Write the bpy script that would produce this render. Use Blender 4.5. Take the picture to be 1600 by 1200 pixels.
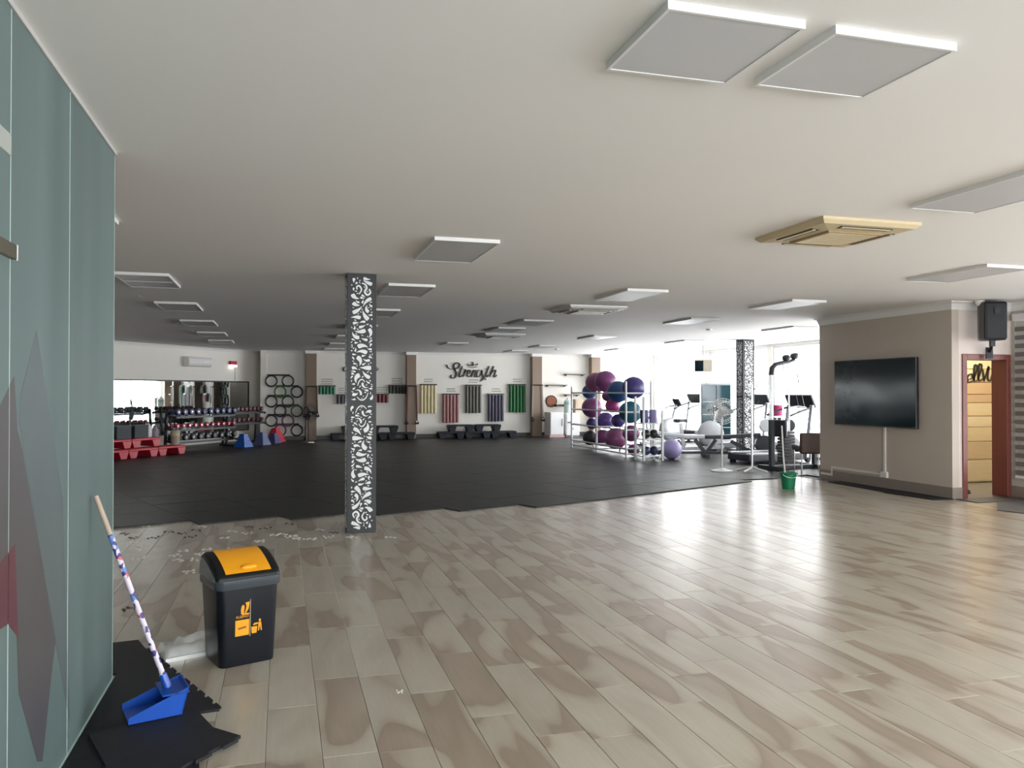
import bpy, math, random
from mathutils import Vector, Matrix
random.seed(7)
PI = math.pi
scene = bpy.context.scene
COL = scene.collection
for ob in list(bpy.data.objects): bpy.data.objects.remove(ob)

# ------------------------------------------------------------------ camera, sky, exposure
F = 1250.0; YAW = math.atan(360 / F); PIT = math.atan(12 / F); CH = 1.5; H = 2.76
cd = bpy.data.cameras.new('camera'); cam = bpy.data.objects.new('camera', cd); COL.objects.link(cam)
cd.sensor_width = 36; cd.lens = F / 1600 * 36; cd.clip_start = .05; cd.clip_end = 200
cam.location = (0, 0, CH); cam.rotation_euler = (PI / 2 + PIT, 0, -YAW)
scene.camera = cam
world = bpy.data.worlds.new('overcast_sky'); scene.world = world; world.use_nodes = True
bg = world.node_tree.nodes['Background']
bg.inputs[0].default_value = (.97, .985, 1, 1); bg.inputs[1].default_value = 9.0
scene.view_settings.view_transform = 'Standard'; scene.view_settings.look = 'None'
scene.view_settings.exposure = 0.95; scene.view_settings.gamma = 1; scene.view_settings.use_curve_mapping = False
scene.cycles.use_denoising = True
scene.cycles.max_bounces = 8; scene.cycles.diffuse_bounces = 5; scene.cycles.glossy_bounces = 4
scene.cycles.transparent_max_bounces = 12; scene.cycles.sample_clamp_indirect = 8
scene.cycles.caustics_reflective = False; scene.cycles.caustics_refractive = False

def portal(name, c, w, h, rot):
    l = bpy.data.lights.new(name, 'AREA'); l.shape = 'RECTANGLE'; l.size = w; l.size_y = h; l.cycles.is_portal = True
    o = bpy.data.objects.new(name, l); COL.objects.link(o); o.location = c; o.rotation_euler = rot; return o

# ------------------------------------------------------------------ photograph ray helpers (to find real places)
def ray(u, v):
    a = (u - 800) / F; b = (600 - v) / F
    fw = math.cos(PIT) - b * math.sin(PIT); up = math.sin(PIT) + b * math.cos(PIT)
    return (a * math.cos(YAW) + fw * math.sin(YAW), -a * math.sin(YAW) + fw * math.cos(YAW), up)
def atz(u, v, z=0.):
    x, y, w = ray(u, v); t = (z - CH) / w; return Vector((x * t, y * t, z))
def aty(u, v, Y):
    x, y, w = ray(u, v); t = Y / y; return Vector((x * t, Y, CH + w * t))
def atx(u, v, X):
    x, y, w = ray(u, v); t = X / x; return Vector((X, y * t, CH + w * t))
def proj(p):
    r = p[0] * math.cos(YAW) - p[1] * math.sin(YAW); f = p[0] * math.sin(YAW) + p[1] * math.cos(YAW); u = p[2] - CH
    f2 = f * math.cos(PIT) + u * math.sin(PIT); u2 = -f * math.sin(PIT) + u * math.cos(PIT)
    if f2 < .05: return None
    return (800 + F * r / f2, 600 - F * u2 / f2)

# ------------------------------------------------------------------ materials
MATS = {}
def mat(name, col, rough=.5, metal=0., var=.06, scale=8., bump=0., bscale=40., coat=0., spec=.5, stretch=None):
    if name in MATS: return MATS[name]
    m = bpy.data.materials.new(name); m.use_nodes = True; nt = m.node_tree; N = nt.nodes; L = nt.links
    p = N['Principled BSDF']; p.inputs['Roughness'].default_value = rough; p.inputs['Metallic'].default_value = metal
    p.inputs['Specular IOR Level'].default_value = spec
    if coat: p.inputs['Coat Weight'].default_value = coat; p.inputs['Coat Roughness'].default_value = .08
    tc = N.new('ShaderNodeTexCoord'); mp = N.new('ShaderNodeMapping')
    L.new(tc.outputs['Object'], mp.inputs[0])
    if stretch: mp.inputs['Scale'].default_value = stretch
    n = N.new('ShaderNodeTexNoise'); n.inputs['Scale'].default_value = scale; n.inputs['Detail'].default_value = 4
    L.new(mp.outputs[0], n.inputs['Vector'])
    mx = N.new('ShaderNodeMix'); mx.data_type = 'RGBA'
    mx.inputs[6].default_value = tuple(max(0, c * (1 - var)) for c in col) + (1,)
    mx.inputs[7].default_value = tuple(min(1, c * (1 + var)) for c in col) + (1,)
    L.new(n.outputs[0], mx.inputs[0]); L.new(mx.outputs[2], p.inputs['Base Color'])
    if bump:
        n2 = N.new('ShaderNodeTexNoise'); n2.inputs['Scale'].default_value = bscale; n2.inputs['Detail'].default_value = 5
        L.new(mp.outputs[0], n2.inputs['Vector'])
        b = N.new('ShaderNodeBump'); b.inputs['Strength'].default_value = bump; b.inputs['Distance'].default_value = .01
        L.new(n2.outputs[0], b.inputs['Height']); L.new(b.outputs[0], p.inputs['Normal'])
    MATS[name] = m; return m

def pane_mat(name, tint=(1, 1, 1), refl=.07, rough=.02):
    if name in MATS: return MATS[name]
    m = bpy.data.materials.new(name); m.use_nodes = True; nt = m.node_tree; N = nt.nodes; L = nt.links
    N.remove(N['Principled BSDF']); out = N['Material Output']
    t = N.new('ShaderNodeBsdfTransparent'); t.inputs[0].default_value = (*tint, 1)
    g = N.new('ShaderNodeBsdfGlossy'); g.inputs['Roughness'].default_value = rough
    lw = N.new('ShaderNodeLayerWeight'); lw.inputs[0].default_value = .25
    mt = N.new('ShaderNodeMath'); mt.operation = 'MULTIPLY_ADD'; mt.inputs[1].default_value = .5; mt.inputs[2].default_value = refl
    mt.use_clamp = True
    L.new(lw.outputs['Fresnel'], mt.inputs[0]); mx = N.new('ShaderNodeMixShader'); L.new(mt.outputs[0], mx.inputs[0])
    L.new(t.outputs[0], mx.inputs[1]); L.new(g.outputs[0], mx.inputs[2]); L.new(mx.outputs[0], out.inputs[0])
    MATS[name] = m; return m

def plank_mat():
    m = bpy.data.materials.new('wood_look_plank'); m.use_nodes = True; nt = m.node_tree; N = nt.nodes; L = nt.links
    p = N['Principled BSDF']
    geo = N.new('ShaderNodeNewGeometry'); oi = N.new('ShaderNodeObjectInfo')
    add = N.new('ShaderNodeMath'); add.operation = 'ADD'; L.new(geo.outputs['Random Per Island'], add.inputs[0]); L.new(oi.outputs['Random'], add.inputs[1])
    wn = N.new('ShaderNodeTexWhiteNoise'); wn.noise_dimensions = '1D'; L.new(add.outputs[0], wn.inputs['W'])
    sc = N.new('ShaderNodeVectorMath'); sc.operation = 'SCALE'; sc.inputs['Scale'].default_value = 37.
    L.new(wn.outputs['Color'], sc.inputs[0])
    mp = N.new('ShaderNodeMapping'); mp.inputs['Scale'].default_value = (3.9, .95, 1)
    L.new(geo.outputs['Position'], mp.inputs[0])
    av = N.new('ShaderNodeVectorMath'); av.operation = 'ADD'; L.new(mp.outputs[0], av.inputs[0]); L.new(sc.outputs[0], av.inputs[1])
    n1 = N.new('ShaderNodeTexNoise'); n1.inputs['Scale'].default_value = 1.; n1.inputs['Detail'].default_value = 1.6; n1.inputs['Distortion'].default_value = .5
    L.new(av.outputs[0], n1.inputs['Vector'])
    r1 = N.new('ShaderNodeValToRGB'); e = r1.color_ramp.elements
    e[0].position = .31; e[0].color = (.42, .345, .265, 1); e[1].position = .435; e[1].color = (.345, .275, .205, 1)
    for ps, cc in ((.45, (.43, .365, .285, 1)), (.49, (.50, .45, .36, 1)), (.60, (.535, .495, .405, 1)), (.72, (.475, .42, .335, 1))):
        k = r1.color_ramp.elements.new(ps); k.color = cc
    L.new(n1.outputs[0], r1.inputs[0])
    mp2 = N.new('ShaderNodeMapping'); mp2.inputs['Scale'].default_value = (60, 5, 1); L.new(geo.outputs['Position'], mp2.inputs[0])
    av2 = N.new('ShaderNodeVectorMath'); av2.operation = 'ADD'; L.new(mp2.outputs[0], av2.inputs[0]); L.new(sc.outputs[0], av2.inputs[1])
    n2 = N.new('ShaderNodeTexNoise'); n2.inputs['Scale'].default_value = 1.; n2.inputs['Detail'].default_value = 4; L.new(av2.outputs[0], n2.inputs['Vector'])
    g = N.new('ShaderNodeMapRange'); g.inputs[1].default_value = .3; g.inputs[2].default_value = .7; g.inputs[3].default_value = .955; g.inputs[4].default_value = 1.035
    L.new(n2.outputs[0], g.inputs[0])
    sep = N.new('ShaderNodeSeparateColor'); L.new(wn.outputs['Color'], sep.inputs[0])
    tv = N.new('ShaderNodeMapRange'); tv.inputs[3].default_value = .93; tv.inputs[4].default_value = 1.05; L.new(sep.outputs[1], tv.inputs[0])
    mm = N.new('ShaderNodeMath'); mm.operation = 'MULTIPLY'; L.new(g.outputs[0], mm.inputs[0]); L.new(tv.outputs[0], mm.inputs[1])
    vm = N.new('ShaderNodeVectorMath'); vm.operation = 'SCALE'; L.new(r1.outputs[0], vm.inputs[0]); L.new(mm.outputs[0], vm.inputs['Scale'])
    L.new(vm.outputs[0], p.inputs['Base Color'])
    rr = N.new('ShaderNodeMapRange'); rr.inputs[3].default_value = .2; rr.inputs[4].default_value = .32; L.new(n2.outputs[0], rr.inputs[0]); p.inputs['Roughness'].default_value = .3
    p.inputs['Specular IOR Level'].default_value = .6; p.inputs['Coat Weight'].default_value = .35; p.inputs['Coat Roughness'].default_value = .22
    b = N.new('ShaderNodeBump'); b.inputs['Strength'].default_value = .03; b.inputs['Distance'].default_value = .01; L.new(n1.outputs[0], b.inputs['Height']); L.new(b.outputs[0], p.inputs['Normal'])
    return m

def frosted_mat():
    m = bpy.data.materials.new('frosted_green_glass'); m.use_nodes = True; nt = m.node_tree; N = nt.nodes; L = nt.links
    p = N['Principled BSDF']; out = N['Material Output']
    tc = N.new('ShaderNodeTexCoord'); mp = N.new('ShaderNodeMapping'); mp.inputs['Scale'].default_value = (1, 3, .25); L.new(tc.outputs['Object'], mp.inputs[0])
    n = N.new('ShaderNodeTexNoise'); n.inputs['Scale'].default_value = 1.6; L.new(mp.outputs[0], n.inputs['Vector'])
    r = N.new('ShaderNodeValToRGB'); r.color_ramp.elements[0].color = (.105, .150, .147, 1); r.color_ramp.elements[1].color = (.135, .19, .184, 1)
    r.color_ramp.elements[0].position = .3; r.color_ramp.elements[1].position = .7
    L.new(n.outputs[0], r.inputs[0]); L.new(r.outputs[0], p.inputs['Base Color']); p.inputs['Roughness'].default_value = .42; p.inputs['Specular IOR Level'].default_value = .3
    t = N.new('ShaderNodeBsdfTranslucent'); t.inputs[0].default_value = (.5, .72, .68, 1)
    mx = N.new('ShaderNodeMixShader'); mx.inputs[0].default_value = .12; L.new(p.outputs[0], mx.inputs[1]); L.new(t.outputs[0], mx.inputs[2]); L.new(mx.outputs[0], out.inputs[0])
    return m

M_CEIL = mat('ceiling_white_paint', (.80, .785, .765), .75, var=.02, scale=.6, bump=.03, bscale=6)
M_WALL = mat('cream_wall_paint', (.83, .81, .755), .7, var=.03, scale=2, bump=.02)
M_TVW = mat('taupe_wall_paint', (.52, .46, .40), .7, var=.03, scale=3, bump=.03)
M_LILAC = mat('pale_pink_wall_paint', (.70, .62, .58), .7, var=.03, scale=3)
M_BROWN = mat('brown_pilaster_paint', (.25, .185, .14), .65, var=.05, scale=4)
M_SKIRT = mat('dark_skirting', (.045, .045, .043), .4, var=.2)
M_TSKIRT = mat('taupe_skirting', (.26, .22, .19), .4, var=.1)
M_WHITE = mat('white_gloss', (.80, .80, .78), .35, var=.03)
M_BLACK = mat('black_plastic', (.012, .013, .016), .3, var=.2)
M_DARKM = mat('dark_metal', (.03, .032, .036), .38, .6, var=.2)
M_CHROME = mat('chrome', (.62, .63, .65), .22, 1., var=.05)
M_SLAB = mat('screed', (.22, .21, .2), .8, var=.1)
M_RUB = mat('black_rubber', (.009, .0092, .0098), .45, var=.35, scale=14, bump=.12, bscale=160, spec=.36)
M_MAT = mat('loose_rubber', (.014, .015, .019), .6, var=.4, scale=20, bump=.25, bscale=200, spec=.3)
M_PLANK = plank_mat()
M_FROST = frosted_mat()
M_PANE = pane_mat('window_pane')
M_MIRROR = mat('mirror_silver', (.80, .84, .83), .015, 1., var=.01)
M_RED = mat('red_plastic', (.50, .016, .035), .38, var=.1)
M_BLUE = mat('blue_plastic', (.008, .09, .45), .33, var=.1)
M_ORANGE = mat('orange_plastic', (.86, .36, .004), .3, var=.04)

# ------------------------------------------------------------------ mesh builder
class B:
    def __init__(s): s.v = []; s.f = []
    def add(s, vs, fs):
        o = len(s.v); s.v += [tuple(v) for v in vs]; s.f += [tuple(i + o for i in f) for f in fs]; return s
    def box(s, lo, hi, M=None):
        x0, y0, z0 = lo; x1, y1, z1 = hi
        vs = [Vector(p) for p in ((x0,y0,z0),(x1,y0,z0),(x1,y1,z0),(x0,y1,z0),(x0,y0,z1),(x1,y0,z1),(x1,y1,z1),(x0,y1,z1))]
        if M: vs = [M @ v for v in vs]
        return s.add(vs, [(0,3,2,1),(4,5,6,7),(0,1,5,4),(1,2,6,5),(2,3,7,6),(3,0,4,7)])
    def cbox(s, c, d, M=None):
        return s.box([c[i] - d[i] / 2 for i in range(3)], [c[i] + d[i] / 2 for i in range(3)], M)
    def bar(s, a, b, w, h=None, up=(0, 0, 1)):
        a = Vector(a); b = Vector(b); h = h or w; d = (b - a); L = d.length; d.normalize(); up = Vector(up)
        if abs(d.dot(up)) > .98: up = Vector((1, 0, 0))
        r = d.cross(up).normalized(); u = r.cross(d)
        vs = []
        for t in (a, b):
            for sx, sy in ((-1,-1),(1,-1),(1,1),(-1,1)): vs.append(t + r * sx * w / 2 + u * sy * h / 2)
        return s.add(vs, [(0,1,2,3),(7,6,5,4),(0,4,5,1),(1,5,6,2),(2,6,7,3),(3,7,4,0)])
    def tube(s, pts, r, n=10, closed=False, caps=True):
        pts = [Vector(p) for p in pts]; k = len(pts); rs = r if isinstance(r, (list, tuple)) else [r] * k
        vs = []; prev = None
        for i, p in enumerate(pts):
            if closed: d = pts[(i + 1) % k] - pts[i - 1]
            else: d = pts[min(i + 1, k - 1)] - pts[max(i - 1, 0)]
            d.normalize()
            if prev is None:
                ref = Vector((0, 0, 1)) if abs(d.z) < .9 else Vector((1, 0, 0)); a = d.cross(ref).normalized()
            else: a = (prev - d * prev.dot(d)).normalized()
            prev = a; b = d.cross(a)
            for j in range(n):
                t = 2 * PI * j / n; vs.append(p + (a * math.cos(t) + b * math.sin(t)) * rs[i])
        fs = []
        for i in range(k if closed else k - 1):
            for j in range(n):
                i2 = (i + 1) % k; fs.append((i * n + j, i * n + (j + 1) % n, i2 * n + (j + 1) % n, i2 * n + j))
        if caps and not closed: fs.append(tuple(range(n - 1, -1, -1))); fs.append(tuple((k - 1) * n + j for j in range(n)))
        return s.add(vs, fs)
    def cyl(s, a, b, r, r2=None, n=16): return s.tube([a, b], [r, r if r2 is None else r2], n)
    def lathe(s, prof, c=(0, 0, 0), n=24, M=None):
        vs = []; c = Vector(c)
        for r, z in prof:
            for j in range(n):
                t = 2 * PI * j / n; p = Vector((r * math.cos(t), r * math.sin(t), z)); vs.append((M @ p if M else p) + c)
        k = len(prof); fs = [(i * n + j, i * n + (j + 1) % n, (i + 1) * n + (j + 1) % n, (i + 1) * n + j) for i in range(k - 1) for j in range(n)]
        fs.append(tuple(range(n - 1, -1, -1))); fs.append(tuple((k - 1) * n + j for j in range(n)))
        return s.add(vs, fs)
    def ball(s, c, r, n=14, m=9, ridge=0.):
        sx, sy, sz = r if isinstance(r, (tuple, list)) else (r, r, r)
        prof = []
        for i in range(m + 1):
            a = -PI / 2 + PI * i / m; q = 1 + (ridge if i % 2 else -ridge)
            prof.append((max(.001, math.cos(a)) * q, math.sin(a) * (1 if ridge == 0 else q)))
        return s.lathe(prof, c, n, Matrix.Diagonal((sx, sy, sz)))
    def prism(s, poly, z0, z1, M=None):
        k = len(poly); vs = [Vector((p[0], p[1], z0)) for p in poly] + [Vector((p[0], p[1], z1)) for p in poly]
        if M: vs = [M @ v for v in vs]
        return s.add(vs, [tuple(range(k - 1, -1, -1)), tuple(range(k, 2 * k))] + [(i, (i + 1) % k, k + (i + 1) % k, k + i) for i in range(k)])
    def ring(s, c, R, r, axis='z', n=24, m=8):
        pts = []
        for i in range(n):
            t = 2 * PI * i / n; a = R * math.cos(t); b = R * math.sin(t)
            pts.append(Vector(c) + Vector({'z': (a, b, 0), 'y': (a, 0, b), 'x': (0, a, b)}[axis]))
        return s.tube(pts, r, m, closed=True)
    def mesh(s, name, smooth=False):
        me = bpy.data.meshes.new(name); me.from_pydata([tuple(v) for v in s.v], [], s.f); me.validate(); me.update()
        if smooth:
            me.polygons.foreach_set('use_smooth', [True] * len(me.polygons)); me.set_sharp_from_angle(angle=math.radians(42))
        return me
    def build(s, name, m, parent=None, smooth=False, bevel=0., loc=None, rz=0.):
        o = bpy.data.objects.new(name, s.mesh(name, smooth)); COL.objects.link(o)
        if m: o.data.materials.append(m)
        if parent: o.parent = parent
        if loc is not None: o.location = loc
        o.rotation_euler.z = rz
        if bevel:
            md = o.modifiers.new('bevel', 'BEVEL'); md.width = bevel; md.segments = 2; md.limit_method = 'ANGLE'; md.angle_limit = math.radians(40)
        return o
def tag(o, label=None, cat=None, group=None, kind=None):
    if label: o['label'] = label
    if cat: o['category'] = cat
    if group: o['group'] = group
    if kind: o['kind'] = kind
    return o
def thing(name, label, cat, loc=(0, 0, 0), rz=0., group=None):
    o = bpy.data.objects.new(name, None); COL.objects.link(o); o.empty_display_size = .1
    o.location = loc; o.rotation_euler.z = rz; return tag(o, label, cat, group)
def dup(o, loc=None, rz=None, parent=None, label=None, group=None):
    c = o.copy(); COL.objects.link(c)
    if parent is not None: c.parent = parent
    if loc is not None: c.location = loc
    if rz is not None: c.rotation_euler.z = rz
    if label: c['label'] = label
    if group: c['group'] = group
    for ch in list(o.children): dup(ch, parent=c)
    return c
def struct(b, name, m, parent=None, smooth=False, bevel=0.):
    return tag(b.build(name, m, parent, smooth, bevel), kind='structure')
def ord_(i): return ['first', 'second', 'third', 'fourth', 'fifth', 'sixth', 'seventh', 'eighth', 'ninth', 'tenth', 'eleventh', 'twelfth'][i]
def catmull(P, k=6):
    P = [Vector(p) for p in P]; Q = [P[0]] + P + [P[-1]]; out = []
    for i in range(1, len(Q) - 2):
        for j in range(k):
            t = j / k; a, b, c, d = Q[i - 1], Q[i], Q[i + 1], Q[i + 2]
            out.append(.5 * (2 * b + (c - a) * t + (2 * a - 5 * b + 4 * c - d) * t * t + (3 * b - a - 3 * c + d) * t ** 3))
    out.append(P[-1]); return out
def ribbon(b, pts, wid, to3, depth):
    """flat brush stroke: pts 2d, wid(i) half widths, to3(x,y,d) -> 3d"""
    n = len(pts); L = []; R = []
    for i, p in enumerate(pts):
        d = pts[min(i + 1, n - 1)] - pts[max(i - 1, 0)]; d = d.normalized() if d.length else Vector((1, 0)); q = Vector((-d.y, d.x)) * wid[i]
        L.append(p + q); R.append(p - q)
    vs = [to3(p.x, p.y, 0) for p in L] + [to3(p.x, p.y, 0) for p in R] + [to3(p.x, p.y, depth) for p in L] + [to3(p.x, p.y, depth) for p in R]
    fs = []
    for i in range(n - 1):
        fs += [(i, i + 1, n + i + 1, n + i), (2*n + i, 3*n + i, 3*n + i + 1, 2*n + i + 1), (i, 2*n + i, 2*n + i + 1, i + 1), (n + i, n + i + 1, 3*n + i + 1, 3*n + i)]
    fs += [(0, n, 3*n, 2*n), (n - 1, 3*n - 1, 4*n - 1, 2*n - 1)]
    b.add(vs, fs)
def clip_poly(poly, planes):
    for (nx, ny, c) in planes:                      # keep nx*x+ny*y <= c
        out = []
        for i in range(len(poly)):
            a = poly[i - 1]; b = poly[i]; da = nx * a[0] + ny * a[1] - c; db = nx * b[0] + ny * b[1] - c
            if da <= 0: 
                if db <= 0: out.append(b)
                else: t = da / (da - db); out.append((a[0] + (b[0] - a[0]) * t, a[1] + (b[1] - a[1]) * t))
            elif db <= 0:
                t = da / (da - db); out += [(a[0] + (b[0] - a[0]) * t, a[1] + (b[1] - a[1]) * t), b]
        poly = out
        if len(poly) < 3: return []
    return poly

# ================================================================== THE SETTING
XG = -.85; XR = 10.05; XTV = 9.0; YD = 9.04; YF = 11.9; XW = 12.5; YB = 25.5; YBACK = -4.0; XL = -5.2
W0 = Vector((-.77, 26.2, 0)); TD = Vector((-.6, -.8, 0)); ND = Vector((.8, -.6, 0))
W1 = W0 + TD * 7.38                                   # meets the left wall at XL

floor = struct(B().box((XL - .3, YBACK - .3, -.2), (XW + .3, 27.5, -.008)), 'floor', M_SLAB)
ceil = struct(B().box((XL - .3, YBACK - .3, H), (XW + .3, 27.5, H + .2)), 'ceiling', M_CEIL)

# planks of the wood-look floor, laid along Y
PW, PL = .226, .92
cand = []
i0 = int(math.floor(XL / PW))
for i in range(-9, int(XR / PW) + 1):
    off = random.random() * PL
    x0 = i * PW - .06
    j = -1
    while True:
        y0 = 1.6 + j * PL - off; j += 1
        if y0 > 13.2: break
        y1 = y0 + PL
        lim = 10.4 if x0 < 3 else 10.4 + (x0 - 3) * .45
        if y0 > lim or x0 + PW > XR - .01: continue
        if x0 + PW > XTV - .03 and y1 > YD - .03:
            if y0 > YD - .15 or x0 > XTV - .03 or True:
                if y0 < YD - .1 and x0 + PW <= XR: y1 = min(y1, YD - .03)
                else: continue
        P = [proj((x, y, 0)) for x, y in ((x0, y0), (x0 + PW, y0), (x0 + PW, y1), (x0, y1))]
        if any(p is None for p in P): vis = 0; inside = False
        else:
            inside = max(p[0] for p in P) > 100 and min(p[0] for p in P) < 1620 and min(p[1] for p in P) < 1215
            vis = abs(sum(P[k - 1][0] * P[k][1] - P[k][0] * P[k - 1][1] for k in range(4))) / 2
            if not inside: vis *= .01
        cand.append((vis, x0, y0, x0 + PW, y1))
cand.sort(reverse=True)
G = .0009
def plank_bm(b, x0, y0, x1, y1, ox=0, oy=0):
    c = .0016; z0 = -.008
    a = (x0 + G - ox, y0 + G - oy); d = (x1 - G - ox, y1 - G - oy)
    vs = [(a[0], a[1], z0), (d[0], a[1], z0), (d[0], d[1], z0), (a[0], d[1], z0), (a[0], a[1], -c), (d[0], a[1], -c), (d[0], d[1], -c), (a[0], d[1], -c),
          (a[0] + c, a[1] + c, 0), (d[0] - c, a[1] + c, 0), (d[0] - c, d[1] - c, 0), (a[0] + c, d[1] - c, 0)]
    fs = [(0, 3, 2, 1), (8, 9, 10, 11)]
    for k in range(4):
        l = (k + 1) % 4; fs += [(k, l, 4 + l, 4 + k), (4 + k, 4 + l, 8 + l, 8 + k)]
    b.add(vs, fs)
full = B(); plank_bm(full, -PW / 2, -PL / 2, PW / 2, PL / 2); full_me = full.mesh('plank'); full_me.materials.append(M_PLANK)
rest = B()
for n, (vis, x0, y0, x1, y1) in enumerate(cand):
    if n < 300:
        if abs(y1 - y0 - PL) < 1e-6: me = full_me
        else:
            q = B(); plank_bm(q, x0, y0, x1, y1, (x0 + x1) / 2, (y0 + y1) / 2); me = q.mesh('plank'); me.materials.append(M_PLANK)
        o = bpy.data.objects.new('plank', me); COL.objects.link(o); o.parent = floor; o.location = ((x0 + x1) / 2, (y0 + y1) / 2, 0)
    else: plank_bm(rest, x0, y0, x1, y1)
tag(rest.build('plank', M_PLANK, floor), kind='stuff')

# rubber gym matting, columns of tiles turned 23 degrees with a stepped front edge
TH = math.radians(23); US = Vector((math.cos(TH), math.sin(TH))); VS = Vector((-math.sin(TH), math.cos(TH))); TS = .95
matting = thing('rubber_gym_matting', 'large black rubber gym matting of square tiles covering the floor behind the carved pillar', 'gym flooring')
nl = (-ND.x, -ND.y); cl_ = nl[0] * (W0.x + ND.x * .06) + nl[1] * (W0.y + ND.y * .06)
planes = [(0, 1, YB - .03), (1, 0, XW - .04), nl + (cl_,), (-1, 0, -XL - .1)]
tile_me = None; jit = random.Random(3)
for i in range(-5, 20):
    u0 = 2.0 + TS * i
    v0 = 9.55 - .345 * min(i, 5)
    for j in range(-4, 24):
        if j < 0 and i < 10: continue
        va = v0 + j * TS
        poly = [US * (u0 + a) + VS * (va + b) for a, b in ((.004, .004), (TS - .004, .004), (TS - .004, TS - .004), (.004, TS - .004))]
        poly = [(p.x, p.y) for p in poly]
        pl = list(planes)
        if i >= 10: pl.append((0, -1, -(YF + .04)))
        if j < 0: pl.append((-1, 0, -9.05))
        cp = clip_poly(poly, pl)
        if len(cp) < 3: continue
        ar = abs(sum(cp[k - 1][0] * cp[k][1] - cp[k][0] * cp[k - 1][1] for k in range(len(cp)))) / 2
        if ar < .05: continue
        cx = sum(p[0] for p in cp) / len(cp); cy = sum(p[1] for p in cp) / len(cp)
        if ar > (TS - .008) ** 2 * .9999 and tile_me: me = tile_me
        else:
            b = B(); lp = [(p[0] - cx, p[1] - cy) for p in cp]; k = len(lp)
            q = .996
            vs = [(p[0], p[1], -.008) for p in lp] + [(p[0], p[1], .012) for p in lp] + [(p[0] * q, p[1] * q, .015) for p in lp]
            fs = [tuple(range(k - 1, -1, -1)), tuple(range(2 * k, 3 * k))]
            for a in range(k):
                c = (a + 1) % k; fs += [(a, c, k + c, k + a), (k + a, k + c, 2 * k + c, 2 * k + a)]
            b.add(vs, fs); me = b.mesh('mat_tile'); me.materials.append(M_RUB)
            if ar > (TS - .008) ** 2 * .9999: tile_me = me
        o = bpy.data.objects.new('mat_tile', me); COL.objects.link(o); o.parent = matting
        o.location = (cx, cy, jit.uniform(-.0006, .0006)); o.rotation_euler = (jit.uniform(-.0012, .0012), jit.uniform(-.0012, .0012), 0)

# walls
def wall_with_openings(b, axis, pos, th, a0, a1, z1, holes):
    """wall slab normal to axis ('x'/'y') from a0 to a1; holes (h0,h1,zb,zt)"""
    def bx(p0, p1, q0, q1):
        if p1 - p0 < 1e-4 or q1 - q0 < 1e-4: return
        if axis == 'x': b.box((pos, p0, q0), (pos + th, p1, q1))
        else: b.box((p0, pos, q0), (p1, pos + th, q1))
    c = a0
    for h0, h1, zb, zt in sorted(holes):
        bx(c, h0, 0, z1); bx(h0, h1, 0, zb); bx(h0, h1, zt, z1); c = h1
    bx(c, a1, 0, z1)
    return b
ZT = 2.7
win_far = [(12.1, 15.2), (15.4, 18.5), (18.7, 21.8), (22.0, 25.35)]
struct(wall_with_openings(B(), 'x', XW, .2, YF, YB, H, [(a, b, .12, ZT) for a, b in win_far]), 'wall_right', M_WALL)  # piers between windows cream instead of brown: window glare put into their colour
win_back = [(10.5, 12.4)]
struct(wall_with_openings(B(), 'y', YB, .2, -.45, XW + .2, H, [(a, b, .12, ZT) for a, b in win_back]), 'wall_back', M_WALL)
win_near = [(-3.4, -.6), (.0, 2.8), (3.4, 6.2), (6.7, 8.82)]
struct(wall_with_openings(B(), 'x', XR, .2, YBACK, YD, H, [(a, b, .3, 2.55) for a, b in win_near]), 'wall_near_right', mat('grey_green_wall_paint', (.50, .50, .45), .7, var=.03))
win_rear = [(-.4, 2.8), (3.1, 6.3), (6.6, 9.8)]
struct(wall_with_openings(B(), 'y', YBACK - .2, .2, XL, XR + .2, H, [(a, b, .3, 2.5) for a, b in win_rear]), 'wall_rear', M_WALL)
struct(B().box((XL - .2, YBACK, 0), (XL, W1.y, H)), 'wall_left', M_WALL)
# slanted wall with the mirror
Mw = Matrix(((TD.x, ND.x, 0, W0.x), (TD.y, ND.y, 0, W0.y), (0, 0, 1, 0), (0, 0, 0, 1)))
struct(B().box((-.9, -.2, 0), (7.5, 0, H), Mw), 'wall_mirror', M_WALL)
struct(B().box((-.62, 25.42, 0), (-.45, 27.2, H)), 'wall_return', M_WALL)
# projecting room with the television wall and the doorway
DX0, DX1, DH = 9.22, 9.98, 1.98
struct(B().box((XTV, YD, 0), (XTV + .12, YF, H)), 'wall_television', M_TVW)
b = B(); b.box((XTV + .12, YD, 0), (DX0 - .0, YD + .12, H)); b.box((DX1, YD, 0), (XW, YD + .12, H)); b.box((DX0, YD, DH), (DX1, YD + .12, H))
struct(b, 'wall_doorway', M_LILAC)
struct(B().box((XTV + .12, YF - .12, 0), (XW + .2, YF, H)), 'wall_side_room', M_WALL)
struct(B().box((12.3, YD + .12, 0), (12.45, YF - .12, H)), 'wall_side_room_end', M_WALL)
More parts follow.
